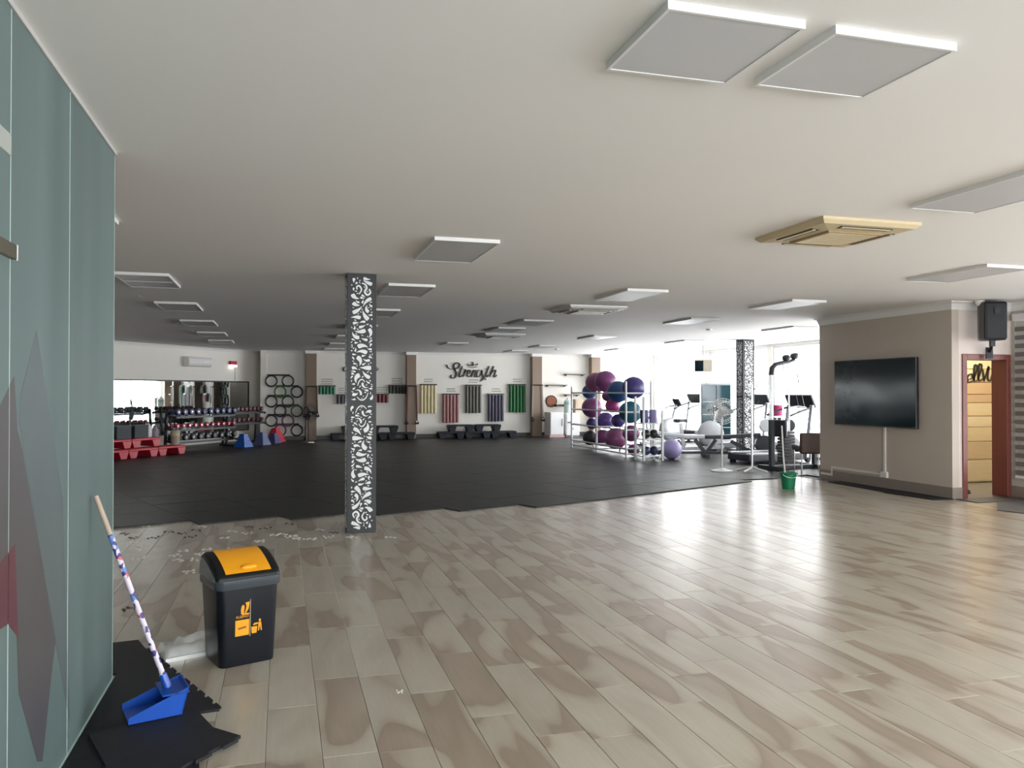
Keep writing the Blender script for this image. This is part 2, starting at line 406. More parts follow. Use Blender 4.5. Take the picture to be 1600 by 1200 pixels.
# skirtings and cornices
struct(B().box((-.4, YB - .02, 0.015), (10.5, YB, .14)), 'baseboard_back', M_SKIRT)
struct(B().box((XTV - .018, YD - .018, 0), (XTV, YF, .16)).box((XTV, YD - .018, 0), (DX0 - .06, YD, .16)), 'baseboard_television', M_TSKIRT)
struct(B().box((XR - .018, 4, 0), (XR, YD, .16)), 'baseboard_right', M_TSKIRT)
def cornice(name, a, b_, out, s=.1, m0=0, m1=0):
    a = Vector(a); b_ = Vector(b_); out = Vector(out)
    prof = [(0, -s), (.012, -s), (.02, -s * .75), (s * .45, -s * .3), (s * .9, -.015), (s, -.012), (s, 0), (0, 0)]
    k = len(prof); ax = (b_ - a).normalized(); vs = [p + out * q + ax * (mm * q) + Vector((0, 0, H + z)) for p, mm in ((a, m0), (b_, m1)) for q, z in prof]
    fs = [(i, (i + 1) % k, k + (i + 1) % k, k + i) for i in range(k)] + [tuple(range(k)), tuple(range(2 * k - 1, k - 1, -1))]
    bb = B(); bb.add(vs, fs); struct(bb, name, M_WHITE)
cornice('trim_1', (XTV, YD, 0), (XTV, YF, 0), (-1, 0, 0), .11, -1, 0)
cornice('trim_2', (XTV, YD, 0), (XR, YD, 0), (0, -1, 0), .11, -1, -1)
cornice('trim_3', (XR, YBACK, 0), (XR, YD, 0), (-1, 0, 0), .11, 0, -1)
cornice('trim_4', (-.45, YB, 0), (XW, YB, 0), (0, -1, 0), .08)
a = W0 - TD * .1; c = W0 + TD * 7.35
cornice('trim_5', (a.x, a.y, 0), (c.x, c.y, 0), ND, .08)
# brown pilasters on the back wall only
k = 7
for xa, xb in ((.72, 1.03), (3.81, 4.1), (7.97, 8.3), (10.07, 10.38)):
    struct(B().box((xa, YB - .28, 0), (xb, YB, H - .09)), 'trim_%d' % k, M_BROWN); k += 1
    struct(B().box((xa - .04, YB - .33, H - .1), (xb + .04, YB, H)), 'trim_%d' % k, M_WHITE, bevel=.015); k += 1

# windows
M_FRAME = mat('white_window_frame', (.78, .79, .80), .4, .2, var=.03)
wn = 0
def window(axis, pos, a, b_, z0, z1, th, nv, nh):
    global wn; wn += 1
    w = tag(bpy.data.objects.new('window_%d' % wn, None), kind='structure'); COL.objects.link(w)
    def bx(bb, p0, p1, q0, q1, d0, d1):
        if axis == 'x': bb.box((pos + d0, p0, q0), (pos + d1, p1, q1))
        else: bb.box((p0, pos + d0, q0), (p1, pos + d1, q1))
    f = B(); d0, d1 = .06, .13; t = .05
    bx(f, a, b_, z0, z0 + t, d0, d1); bx(f, a, b_, z1 - t, z1, d0, d1); bx(f, a, a + t, z0 + t, z1 - t, d0, d1); bx(f, b_ - t, b_, z0 + t, z1 - t, d0, d1)
    f.build('window_frame', M_FRAME, w)
    for i in range(1, nv):
        x = a + (b_ - a) * i / nv; m = B(); bx(m, x - .02, x + .02, z0 + t, z1 - t, d0 + .01, d1 - .01); m.build('mullion', M_FRAME, w)
    for i in range(nv):
        x0 = a + (b_ - a) * i / nv; x1 = a + (b_ - a) * (i + 1) / nv
        m = B(); bx(m, x0 + (.05 if i == 0 else .02), x1 - (.05 if i == nv - 1 else .02), z0 + t, z1 - t, .092, .098); m.build('window_pane', M_PANE, w)
    s = B(); bx(s, a - .03, b_ + .03, z0 - .03, z0, -.03, .06); s.build('window_sill', M_WHITE, w)
    return w
for a, c in win_far:
    window('x', XW, a, c, .12, ZT, .2, 3, 1); portal('daylight_portal', (XW + .16, (a + c) / 2, (.12 + ZT) / 2), ZT - .12, c - a, (0, PI / 2, 0))
for a, c in win_back:
    window('y', YB, a, c, .12, ZT, .2, 2, 1); portal('daylight_portal', ((a + c) / 2, YB + .16, (.12 + ZT) / 2), c - a, ZT - .12, (-PI / 2, 0, 0))
for a, c in win_near:
    window('x', XR, a, c, .3, 2.55, .2, 3, 1); portal('daylight_portal', (XR + .16, (a + c) / 2, 1.42), 2.25, c - a, (0, PI / 2, 0))
for a, c in win_rear:
    window('y', YBACK - .2, a, c, .3, 2.5, .2, 3, 1); portal('daylight_portal', ((a + c) / 2, YBACK - .17, 1.4), c - a, 2.2, (PI / 2, 0, 0))
M_ZEB = mat('grey_blind_cloth', (.16, .155, .16), .8, var=.1)
M_ZTUBE = mat('white_blind_rail', (.8, .8, .8), .5, var=.03)
bl = thing('zebra_blind', 'striped grey zebra roller blind hanging at the window right of the door', 'blind', (XR - .05, 7.9, 0))
B().box((-.05, -1.0, 2.5), (.045, 1.04, 2.6)).build('blind_cassette', M_ZTUBE, bl, bevel=.01)
zb = None
for i in range(18):
    z = .36 + i * .119
    if zb is None: zb = B().box((0, -1.0, -.032), (.006, 1.03, .032)).build('blind_band', M_ZEB, bl); zb.location = (0, 0, z)
    else: dup(zb, (0, 0, z), parent=bl)
B().box((-.012, -1.0, .28), (.014, 1.03, .31)).build('bottom_rail', M_ZTUBE, bl)
B().box((.003, -.99, .31), (.0035, -.985, 2.5)).box((.003, .0, .31), (.0035, .005, 2.5)).box((.003, 1.02, .31), (.0035, 1.025, 2.5)).build('cord', M_ZTUBE, bl)

# doorway
M_REDWOOD = mat('red_brown_door_wood', (.17, .045, .035), .4, var=.25, scale=3, stretch=(6, 6, .6))
dr = tag(bpy.data.objects.new('door_1', None), kind='structure'); COL.objects.link(dr)
B().box((DX0 - .05, YD - .02, 0), (DX0 + .03, YD + .24, DH + .05)).build('jamb', M_REDWOOD, dr, bevel=.006)
B().box((DX1 - .03, YD - .02, 0), (DX1 + .05, YD + .24, DH + .05)).build('jamb', M_REDWOOD, dr, bevel=.006)
B().box((DX0 + .03, YD - .02, DH - .03), (DX1 - .03, YD + .24, DH + .05)).build('door_head', M_REDWOOD, dr, bevel=.006)
lf = B().box((DX1 + .06, YD + .15, .01), (DX1 + .78, YD + .19, DH - .04)).build('door_leaf', M_REDWOOD, dr)
B().tube([(DX1 + .7, YD + .19, 1.0), (DX1 + .7, YD + .24, 1.0), (DX1 + .59, YD + .24, 1.0)], .009).build('door_handle', M_CHROME, lf, True)
# inside the side room: pale boards on the far wall, lettering, a lamp
M_BOARD = [mat('pale_board_%d' % i, c, .5, var=.08, scale=3, stretch=(1, 1, 8)) for i, c in enumerate([(.74, .66, .47), (.68, .59, .42), (.78, .71, .53), (.56, .43, .29)])]
YBD = 10.62; ws = struct(B().box((XTV + .12, YBD, 0), (12.3, YBD + .05, H)), 'wall_side_room_boards', M_BOARD[2])
zz = .02; q = 0
for hgt, mi in ((.36, 2), (.3, 1), (.24, 0), (.18, 2), (.22, 0), (.14, 3), (.2, 3), (.22, 1), (.3, 0)):
    B().box((XTV + .14, YBD - .025, zz), (12.25, YBD, zz + hgt - .012)).build('board', M_BOARD[mi], ws, bevel=.004); zz += hgt
la = thing('ceiling_lamp', 'small round ceiling lamp inside the room beyond the doorway', 'lamp', (10.5, 9.9, H))
M_LAMP = bpy.data.materials.new('lamp_glow'); M_LAMP.use_nodes = True
M_LAMP.node_tree.nodes['Principled BSDF'].inputs['Emission Color'].default_value = (1, .86, .6, 1); M_LAMP.node_tree.nodes['Principled BSDF'].inputs['Emission Strength'].default_value = 70
B().lathe([(.2, 0), (.2, -.03), (.19, -.035)], n=24).build('lamp_base', M_WHITE, la)
B().lathe([(.18, -.036), (.17, -.06), (.1, -.075)], n=24).build('lamp_diffuser', M_LAMP, la)

# ================================================================== GLASS PARTITION
gp = thing('frosted_glass_partition', 'frosted green glass partition with triangle decals along the left edge', 'glass partition')
def gx(u, v, d=0): p = atx(u, v, XG + .006); return (p.y, p.z)
ys = [YBACK, -2.2, -.6, .35, 1.6, 2.93, 3.68, 4.6]
M_EDGE = mat('pale_glass_edge', (.50, .66, .60), .3, var=.05)
for i in range(len(ys) - 1):
    pn = B().box((XG - .006, ys[i] + .003, .01), (XG + .006, ys[i + 1] - .003, H - .02)).build('glass_pane', M_FROST, gp, bevel=.0015)
    if i > 3:
        B().box((XG - .0065, ys[i + 1] - .0045, .01), (XG + .0072, ys[i + 1] - .0015, H - .02)).build('edge_strip', M_EDGE, pn)
B().box((XG - .014, YBACK, H - .02), (XG + .014, 4.62, H)).build('head_channel', mat('grey_channel', (.42, .42, .41), .5), gp)
B().box((XG - .015, YBACK, 0), (XG + .015, 4.6, .012)).build('floor_channel', M_EDGE, gp)
def decal(name, pts, col, d):
    P = [atx(u, v, XG + .006) for u, v in pts]
    m = mat(name, col, .45, var=.08, scale=6)
    bb = B(); k = len(P)
    vs = [(XG + .0062, p.y, p.z) for p in P] + [(XG + .0062 + d, p.y, p.z) for p in P]
    bb.add(vs, [tuple(range(k)), tuple(range(2 * k - 1, k - 1, -1))] + [(i, k + i, k + (i + 1) % k, (i + 1) % k) for i in range(k)])
    o = bb.build('triangle_decal', m, gp); o['label'] = name.replace('_', ' ')
decal('grey_film_triangle', [(57, 515), (98, 780), (104, 1000), (109, 1130), (86, 1000), (30, 660), (34, 610)], (.082,.108,.112), .0004)
decal('mauve_film_triangle', [(22, 588), (27, 672), (35, 704), (87, 1001), (82, 1037), (66, 1190), (58, 1190), (29, 1083), (26, 996), (4, 900), (-60, 760)], (.065,.062,.064), .0007)
decal('dark_red_film_triangle', [(23, 850), (28, 996), (12, 975), (-40, 1010), (-40, 930)], (.085,.022,.032), .001)
M_BRASS = mat('dull_brass', (.13, .115, .08), .35, .7, var=.2)
p0 = atx(4, 388, XG)
pf = B().box((XG - .02, p0.y - .12, p0.z - .025), (XG + .02, p0.y + .075, p0.z + .025)).build('patch_fitting', M_BRASS, gp, bevel=.004)
B().box((XG - .02, p0.y + .075, p0.z - .025), (XG + .02, p0.y + .085, p0.z + .025)).build('fitting_cap', M_WHITE, pf)
p1 = atx(4, 217, XG)
B().box((XG - .012, p1.y - .12, p1.z - .04), (XG + .012, p1.y + .05, p1.z + .03)).build('patch_fitting', mat('frosted_cover', (.33, .36, .33), .5), gp, bevel=.004)

# ================================================================== CARVED PILLARS
M_PANEL = mat('dark_pierced_panel', (.012, .015, .018), .5, .0, var=.2)
M_INLAY = mat('white_cutout_board', (.80, .82, .82), .5, var=.03)
def comma(L, W, bend, hook, n=9):
    """teardrop along a bending spine, thick at the head"""
    pts = []; wd = []; x = y = 0.; a = 0.
    for i in range(n):
        t = i / (n - 1); pts.append(Vector((x, y))); wd.append(W * (.12 + math.sin(PI * min(1, (t * .92 + .08)) ** .6)) * (1 - .35 * t))
        a += bend / n * (1 + hook * t); x += L / (n - 1) * math.cos(a); y += L / (n - 1) * math.sin(a)
    c = sum(pts, Vector((0, 0))) / n
    return [p - c for p in pts], wd
def carved_panel(w, h, seed):
    R = random.Random(seed); b = B(); occ = []
    hw = w / 2 - .036
    def place(cx, cy, ang, pts, wd, force=False):
        ca, sa = math.cos(ang), math.sin(ang)
        P = [Vector((cx + p.x * ca - p.y * sa, cy + p.x * sa + p.y * ca)) for p in pts]
        for p, q in zip(P, wd):
            if abs(p.x) + q > hw + .004 or p.y - q < .03 or p.y + q > h - .02: return False
        if not force:
            for p, q in zip(P, wd):
                for (o, r) in occ:
                    if (p - o).length < q + r + .0055: return False
        occ.extend(zip(P, wd))
        ribbon(b, P, wd, lambda x, y, d: (x, -d, y), .0025); return True
    # scrolls and drops at the outer (lower) end
    S = catmull([(-.075, .16), (-.09, .20), (-.055, .225), (-.03, .19), (-.05, .15), (-.035, .115), (.0, .10)], 4)
    place(0, 0, 0, S, [.006 + .005 * math.sin(PI * i / (len(S) - 1)) for i in range(len(S))], True)
    S = catmull([(.03, .22), (.005, .17), (.03, .13), (.055, .145), (.05, .17)], 4)
    place(0, 0, 0, S, [.005 + .004 * math.sin(PI * i / (len(S) - 1)) for i in range(len(S))], True)
    for cx, cy, ang, L, W, bd in ((.07, .25, 1.9, .09, .022, 1.2), (.06, .33, 2.3, .08, .02, .9), (-.05, .30, .3, .13, .018, .9), (-.02, .36, .5, .14, .016, -1.4),
                                  (.085, .075, 1.3, .05, .014, .4), (.05, .05, 1.2, .03, .01, 0), (-.07, .07, .7, .07, .016, .8), (.06, .105, .9, .03, .011, 0)):
        place(cx, cy, ang, *comma(L, W, bd, .5))
    # medallion at the inner end
    cy = h - .15
    for k in range(2):
        E_ = [(.0 + (.07 - .012 * k) * math.cos(t) * (1 if k == 0 else .8), cy + (.12 - .02 * k) * math.sin(t)) for t in [(.25 + .16 * j) * PI + k * PI for j in range(5)]]
        S = catmull(E_, 4); place(0, 0, 0, S, [.003 + .0035 * math.sin(PI * i / (len(S) - 1)) for i in range(len(S))])
    for cx, c2, ang, L, W, bd in ((-.03, cy - .03, 1.2, .1, .011, 2.2), (.03, cy + .03, 4.3, .1, .011, 2.2), (0, cy, 1.1, .08, .008, -1.8)):
        place(cx, c2, ang, *comma(L, W, bd, .6))
    for Lr, Wr, n in (((.10, .13), (.018, .024), 170), ((.06, .09), (.012, .017), 420), ((.035, .055), (.008, .011), 800), ((.016, .03), (.004, .007), 1200)):
        for _ in range(n):
            place(R.uniform(-hw, hw), R.uniform(.03, h - .02), R.uniform(-.7, .7) + R.choice((0, PI)), *comma(R.uniform(*Lr), R.uniform(*Wr), R.uniform(-1.8, 1.8), .5))
    return b
def pillar(name, label, cx, cy, w, seed, rz=0):
    t = thing(name, label, 'pillar', (cx, cy, 0), rz)
    hw = w / 2; B().box((-hw + .012, -hw + .012, 0), (hw - .012, hw - .012, H)).build('core', M_PANEL, t)
    hm = H / 2; ph = hm - .003
    me = carved_panel(w, ph, seed).mesh('scroll_cutouts'); me.materials.append(M_INLAY)
    for k, a in enumerate((0, PI / 2, PI, -PI / 2)):
        for up in (0, 1):
            pb = B().box((-hw + .0006, -hw, 0), (hw - .0006, -hw + .012, ph)); p = pb.build('pierced_panel', M_PANEL, t)
            Rm = Matrix.Rotation(a, 4, 'Z')
            p.matrix_local = Rm @ Matrix.Translation((0, 0, .003 if not up else hm + .0))
            if k in (0, 3):
                sc = bpy.data.objects.new('scroll_cutouts', me); COL.objects.link(sc); sc.parent = p; tag(sc, 'white scroll and leaf cutouts', kind='stuff')
                sc.location = (0, -hw - .0003, 0 if not up else ph)
                if up: sc.rotation_euler = (0, PI, 0)
    return t
PX, PY = .82, 8.775
pillar('carved_pillar', 'tall square pillar clad in black panels with white scroll cutouts, standing near the mat edge', PX, PY, .305, 11)
pillar('carved_pillar', 'distant square pillar with scroll cutouts standing among the gym machines by the bright windows', 10.82, 17.1, .31, 12)

# ================================================================== CEILING FITTINGS
M_DIFF = mat('grey_light_diffuser', (.54, .545, .56), .42, var=.02)
M_ALU = mat('white_light_frame', (.72, .72, .71), .4, var=.03)
def light_panel(x0, y0, x1, y1, label, split=False, name='light_panel'):
    cx, cy = (x0 + x1) / 2, (y0 + y1) / 2; w, d = x1 - x0, y1 - y0
    t = thing(name, label, 'ceiling light', (cx, cy, H), 0, 'flat ceiling light panels')
    f = .012; z = -.03
    b = B(); b.box((-w/2, -d/2, z), (w/2, -d/2 + f, 0)); b.box((-w/2, d/2 - f, z), (w/2, d/2, 0)); b.box((-w/2, -d/2 + f, z), (-w/2 + f, d/2 - f, 0)); b.box((w/2 - f, -d/2 + f, z), (w/2, d/2 - f, 0))
    b.build('light_frame', M_ALU, t)
    B().box((-w/2 + f, -d/2 + f, z + .0025), (w/2 - f, d/2 - f, z + .014)).build('diffuser', M_DIFF, t)
    if split: B().box((-w/2 + f, -.012, z - .001), (w/2 - f, .012, z + .003)).build('divider', M_ALU, t)
light_panel(1.19, 2.32, 1.705, 2.83, 'square ceiling light panel at the top of the picture, left one of the close pair')
light_panel(1.825, 2.32, 2.34, 2.81, 'square ceiling light panel at the top of the picture, right one of the close pair')
cols = [(-1.71, 'in the row above the glass partition side', [5.42, 9.2, 12.07, 15.0, 17.9, 20.6]), (1.19, 'in the row above the carved pillar', [6.4, 9.3, 12.2, 15.2, 18.1, 21, 23.6]),
        (4.05, 'in the row passing the ceiling cassettes', [3.36, 8.97, 13.3, 15.0, 20.0]), (6.68, 'in the row nearest the television wall', [6.27, 9.4, 12.2, 16.6, 20.5, 23.2]), (9.4, 'in the far row beside the bright windows', [13.2, 17.5, 21.5])]
for x, where, yy in cols:
    for n, y in enumerate(yy):
        light_panel(x, y, x + .55, y + 1.06, '%s ceiling light panel %s' % (['nearest', 'second nearest', 'third nearest', 'fourth nearest', 'fifth nearest', 'sixth nearest', 'farthest'][n], where), split=(x < 0 and n < 2))
M_YEL = mat('yellowed_plastic', (.55, .46, .29), .45, var=.06)
M_YELD = mat('tan_grille', (.30, .21, .10), .6, var=.1)
M_SLOT = mat('dark_slot', (.04, .035, .028), .6)
def cassette(cx, cy, s, label, m, mg):
    t = thing('air_conditioner_cassette', label, 'air conditioner', (cx, cy, H)); h = s / 2
    b = B(); vs = []
    for q, z in ((h, 0), (h, -.02), (h * .93, -.045), (h * .6, -.06)):
        vs += [(-q, -q, z), (q, -q, z), (q, q, z), (-q, q, z)]
    fs = [(3, 2, 1, 0), (12, 13, 14, 15)]
    for k in range(3):
        for j in range(4): l = (j + 1) % 4; fs.append((4*k + l, 4*k + j, 4*k + 4 + j, 4*k + 4 + l))
    fs = [tuple(reversed(f)) for f in fs]
    b.add(vs, fs); b.build('housing', m, t)
    g = B().box((-h * .56, -h * .56, -.072), (h * .56, h * .56, -.058)).build('intake_grille', mg, t, bevel=.003)
    for k in range(12): B().box((-h * .5, -h * .5 + k * h / 12, -.075), (h * .5, -h * .5 + k * h / 12 + .014, -.072)).build('grille_slat', m, g)
    for a in range(4):
        o = B().box((-h * .52, -h * .86, -.0555), (h * .52, -h * .70, -.047)).build('air_outlet', M_SLOT, t); o.rotation_euler.z = a * PI / 2
        v = B().box((-h * .5, -h * .84, -.060), (h * .5, -h * .775, -.054)).build('vane', m, t); v.rotation_euler.z = a * PI / 2
    return t
cassette(4.15, 5.3, .86, 'yellowed square ceiling air conditioner near the large light panel on the right', M_YEL, M_YELD)
cassette(4.45, 11.3, .9, 'white square ceiling air conditioner above the matting, nearer of the far two', M_ALU, mat('olive_grille', (.30, .29, .2), .6))
cassette(4.65, 17.1, .9, 'square ceiling air conditioner farthest back above the matting', M_ALU, mat('olive_grille', (.30, .29, .2), .6))
for n, (u, v) in enumerate(((870, 545), (1108, 514))):
    p = atz(u, v, H); o = B().lathe([(.06, 0), (.06, -.02), (.04, -.035)], n=16).build('smoke_detector', M_ALU, None, True); o.location = p
    tag(o, ['small round smoke detector on the ceiling in front of the strength sign', 'small round smoke detector on the ceiling beside the bright windows'][n], 'smoke detector')

# ================================================================== BACK WALL: lettering, bands, rings, shelves
M_LETTER = mat('black_lettering', (.02, .02, .018), .5)
YS = YB - .012
def back3(u, v, d=0.): p = aty(u, v, YS - d); return p
STR = [  # strokes traced in sixteenths of a pixel from (690, 555): points, heavy half width
    ([(125, 235), (160, 310), (230, 350), (330, 345), (420, 300), (450, 230), (390, 190), (320, 225), (300, 290), (335, 370), (365, 450), (345, 540), (290, 580), (235, 555), (235, 505), (275, 490)], 26),
    ([(520, 270), (470, 400), (440, 500), (465, 545), (520, 500)], 26), ([(400, 340), (480, 325), (570, 330)], 10),
    ([(540, 360), (595, 365), (570, 440), (535, 545)], 24), ([(560, 450), (600, 390), (650, 385), (640, 420)], 18),
    ([(640, 470), (705, 440), (715, 390), (680, 372), (645, 440), (640, 510), (680, 545), (745, 490)], 20),
    ([(800, 370), (765, 460), (740, 545)], 24), ([(755, 490), (810, 400), (860, 380), (845, 455), (825, 520), (850, 545), (890, 510)], 20),
    ([(985, 385), (925, 375), (885, 440), (880, 520), (925, 545), (985, 470), (1010, 370)], 20), ([(1012, 370), (1010, 470), (1040, 540), (1010, 620), (955, 655)], 26), ([(1040, 560), (1080, 575), (1115, 620)], 16),
    ([(1190, 275), (1130, 420), (1095, 520), (1125, 545), (1170, 490)], 26), ([(1060, 350), (1220, 335)], 10),
    ([(1305, 275), (1245, 420), (1195, 545)], 26), ([(1215, 480), (1290, 395), (1350, 375), (1335, 450), (1310, 525), (1340, 545), (1385, 490)], 22),
    ([(640, 285), (770, 310), (905, 282)], 14), ([(650, 215), (665, 245), (700, 262)], 18), ([(760, 165), (785, 205), (760, 270)], 22), ([(912, 212), (880, 240), (838, 258)], 20),
    ([(700, 262), (730, 240), (745, 268)], 10), ([(785, 268), (810, 238), (838, 258)], 10)]
def lettering(name, label, strokes, u0, v0, k, cat='wall sign', plane=back3, depth=.02, parent=None):
    b = B()
    for pts, w in strokes:
        P = catmull(pts, 5); n = len(P); wd = []
        for i in range(n):
            d = P[min(i + 1, n - 1)] - P[max(i - 1, 0)]
            d = d.normalized() if d.length else Vector((1, 0)); t = i / (n - 1)
            wd.append(w * (.35 + .65 * abs(d.y) ** 1.3) * (.45 + .55 * math.sin(PI * (.08 + .84 * t))))
        ribbon(b, P, wd, lambda x, y, d: plane(u0 + x / k, v0 + y / k, d), depth)
    o = b.build(name, M_LETTER, parent)
    if label: tag(o, label, cat)
    return o
lettering('wall_lettering', None, STR, 690, 555, 16)
bpy.data.objects['wall_lettering'].name = 'lettering_sign'
tag(bpy.data.objects['lettering_sign'], 'black script lettering reading Strength with a crown on the back wall', 'wall sign')
# word behind the pillar: only its first and last letters show
CORE = [([(78, 70), (58, 42), (18, 60), (8, 105), (28, 148), (72, 140), (110, 110)], 20), ([(200, 60), (160, 60), (140, 110), (170, 150), (220, 120), (230, 70), (200, 55), (270, 80)], 18),
        ([(300, 70), (350, 70), (330, 150)], 18), ([(330, 110), (390, 70), (440, 75)], 14), ([(760, 118), (815, 100), (835, 60), (800, 40), (765, 75), (755, 125), (795, 152), (860, 110), (885, 70)], 18)]
o = lettering('lettering_sign', 'black script lettering mostly hidden behind the carved pillar, two letter ends showing', CORE, 536, 571, 16)
# grey captions over the band groups (too small to read): rows of short dashes
M_CAP = mat('grey_print', (.18, .18, .17), .6)
def caption(u, v, w, rows, label):
    b = B(); R = random.Random(int(u * 7 + v))
    for r in range(rows):
        x = u - w / 2 + R.uniform(0, 2)
        while x < u + w / 2 - 1:
            l = R.uniform(.8, 2.2); a = back3(x, v + r * 3.6); c = back3(min(x + l, u + w / 2), v + r * 3.6 + 1.3)
            b.box((a.x, YB - .006, c.z), (c.x, YB - .0005, a.z)); x += l + .8
    tag(b.build('wall_caption', M_CAP), label, 'wall print').name = 'printed_caption'
bands = [  # colour, u0, u1, v top, v bottom, count, name, wall
    ((.60, .52, .31), 656, 682, 601, 645, 5, 'yellow'), ((.30, .13, .13), 691, 717, 616, 659, 5, 'dusty pink'), ((.085, .085, .07), 727, 752, 602, 644, 5, 'dark olive grey'),
    ((.055, .05, .085), 762, 787, 616, 657, 5, 'dark navy'), ((.005, .105, .026), 795, 821, 601, 643, 5, 'bright green'),
    ((.01, .17, .09), 498, 524, 603, 615, 5, 'short green'), ((.05, .05, .06), 526, 549, 617, 630, 4, 'short charcoal'), ((.16, .015, .02), 584, 607, 616, 628, 4, 'short maroon'), ((.015, .03, .017), 607, 634, 602, 614, 5, 'short black-green')]
M_RAIL = mat('dark_brown_rail', (.03, .022, .018), .5, var=.2)
for col, u0, u1, v0, v1, n, nm in bands:
    a = aty(u0, v0, YB - .06); c = aty(u1, v1, YB - .06)
    r = thing('band_rail', 'dark wall rail carrying the %s exercise bands' % nm, 'wall rail', (a.x, YB, a.z))
    w = c.x - a.x
    B().box((-.01, -.09, -.02), (w + .01, -.07, .02)).build('rail', M_RAIL, r)
    B().box((.0, -.07, -.015), (.025, 0, .015)).box((w - .025, -.07, -.015), (w, 0, .015)).build('bracket', M_RAIL, r)
    m = mat(nm.replace(' ', '_') + '_latex', col, .45, var=.12, scale=5, stretch=(6, 6, 1))
    bw = w / n; proto = None; hh = a.z - c.z
    for i in range(n):
        if proto is None:
            b = B(); poly = []
            for j in range(9):                         # a folded loop hanging as a shallow half-round strip
                t = j / 8; poly.append((-bw * .46 + bw * .92 * t, -.035 * math.sin(PI * t)))
            poly += [(bw * .46, .012), (-bw * .46, .012)]
            b.prism(poly, -hh, .0); proto = b.build('resistance_band', m, None, True)
            tag(proto, 'first %s exercise band from the left in its hanging row' % nm, 'exercise band', nm + ' exercise bands')
            proto.location = (a.x + bw * (i + .5), YB - .085, a.z - .018)
        else: dup(proto, (a.x + bw * (i + .5), YB - .085, a.z - .018 - random.uniform(0, .012)), label='%s %s exercise band from the left in its hanging row' % (ord_(i), nm))
    caption((u0 + u1) / 2, v0 - (9 if v1 - v0 > 30 else 11), 15 if v1 - v0 > 30 else 19, 2 if v1 - v0 > 30 else 3, 'small grey printed caption above the %s bands' % nm)
# pilates rings on six short rails
rc = {'k': ((.012, .013, .016), 'black'), 't': ((.02, .05, .05), 'dark teal'), 'g': ((.05, .16, .03), 'green'), 'p': ((.16, .04, .1), 'pink')}
rows = [(586, 415, ('k', 't')), (603, 429, ('g', 'k')), (618, 415, ('k', 't')), (633, 429, ('k', 'g')), (648, 415, ('k', 'p')), (663, 429, ('p', 'k'))]
M_STR = mat('ring_pad_grey', (.12, .12, .12), .5)
for i, (v, u, cs) in enumerate(rows):
    a = aty(u + 3, v, YB - .04); c = aty(u + 38, v, YB - .04)
    tag(B().box((a.x, YB - .06, a.z - .025), (c.x, YB, a.z + .025)).build('ring_rail', M_RAIL, bevel=.005), '%s short dark ring rail from the top, left end of the back wall' % ord_(i), 'wall rail')
    for k, cc in enumerate(cs):
        p = aty(u + 9 + k * 26, v + 9.3, YB - .1)
        t = thing('pilates_ring', '%s exercise ring, %s one on the %s ring rail from the top' % (rc[cc][1], ('left', 'right')[k], ord_(i)), 'exercise ring', p, 0, 'exercise rings on the wall')
        B().ring((0, 0, 0), .165, .023, 'y', 32, 8).build('hoop', mat('ring_' + cc, rc[cc][0], .4), t, True)
        for s in (-1, 1): B().cbox((s * .165, 0, 0), (.03, .05, .09)).build('grip_pad', M_STR, t, bevel=.01)
# suspension straps hung over the pilasters
def straps(xa, xb, ztop, zbot, label, col):
    t = thing('suspension_trainer', label, 'exercise straps', ((xa + xb) / 2, YB - .3, ztop)); w = (xb - xa) / 2
    B().cyl((-w - .02, 0, 0), (w + .02, 0, 0), .022).build('hanging_bar', M_RAIL, t, True)
    m = mat('strap_' + label.split()[0], col, .7, var=.15)
    for s in (-1, 1):
        st = B().bar((s * w * .95, -.01, 0), (s * (w + .02), -.02, zbot - ztop + .12), .045, .012, (0, 1, 0)).build('strap', m, t)
        B().tube([(s * (w + .02), -.02, .12 + zbot - ztop), (s * (w + .02) - .06, -.03, zbot - ztop), (s * (w + .02) + .06, -.03, zbot - ztop), (s * (w + .02), -.02, .12 + zbot - ztop)], .014, 8).build('handle', M_BLACK, st, True)
        B().cyl((s * (w + .02) - .055, -.03, zbot - ztop), (s * (w + .02) + .055, -.03, zbot - ztop), .032).build('foam_grip', M_BLACK, st, True)
straps(.72, 1.03, 1.66, .75, 'brown exercise straps on the pilaster beside the ring rails', (.10, .05, .035))
straps(3.81, 4.1, 1.68, .5, 'maroon exercise straps on the pilaster left of the yellow bands', (.09, .02, .02))
straps(7.97, 8.3, 1.72, .55, 'pale exercise straps on the pilaster right of the bright green bands', (.3, .28, .24))
# floating wall shelves and the round picture
for (u0, u1, v), lb in (((882, 913, 585), 'topmost thin dark wall shelf right of the green bands'), ((853, 885, 602), 'second thin dark wall shelf above the round disc'),
                        ((882, 904, 617), 'third thin dark wall shelf left of the ball rack'), ((866, 884, 633), 'lowest thin dark wall shelf beside the round disc')):
    a = aty(u0, v, YB - .1); c = aty(u1, v, YB - .1)
    s = thing('wall_shelf', lb, 'shelf', (a.x, YB, a.z)); w = c.x - a.x
    B().box((0, -.2, -.015), (w, 0, .015)).build('shelf_board', mat('dark_shelf_wood', (.05, .035, .025), .5, var=.2), s)
    B().box((.05, -.15, -.05), (.07, 0, -.015)).box((w - .07, -.15, -.05), (w - .05, 0, -.015)).build('bracket', M_RAIL, s)
p = aty(861.5, 627, YB - .02)
ck = thing('round_wall_disc', 'round copper and black wall disc above the white cabinets', 'wall disc', (p.x, YB - .001, p.z))
Mx = Matrix.Rotation(PI / 2, 4, 'X')
B().lathe([(.20, 0), (.20, .03), (.185, .04), (.175, .03)], n=32, M=Mx).build('rim', M_BLACK, ck, True)
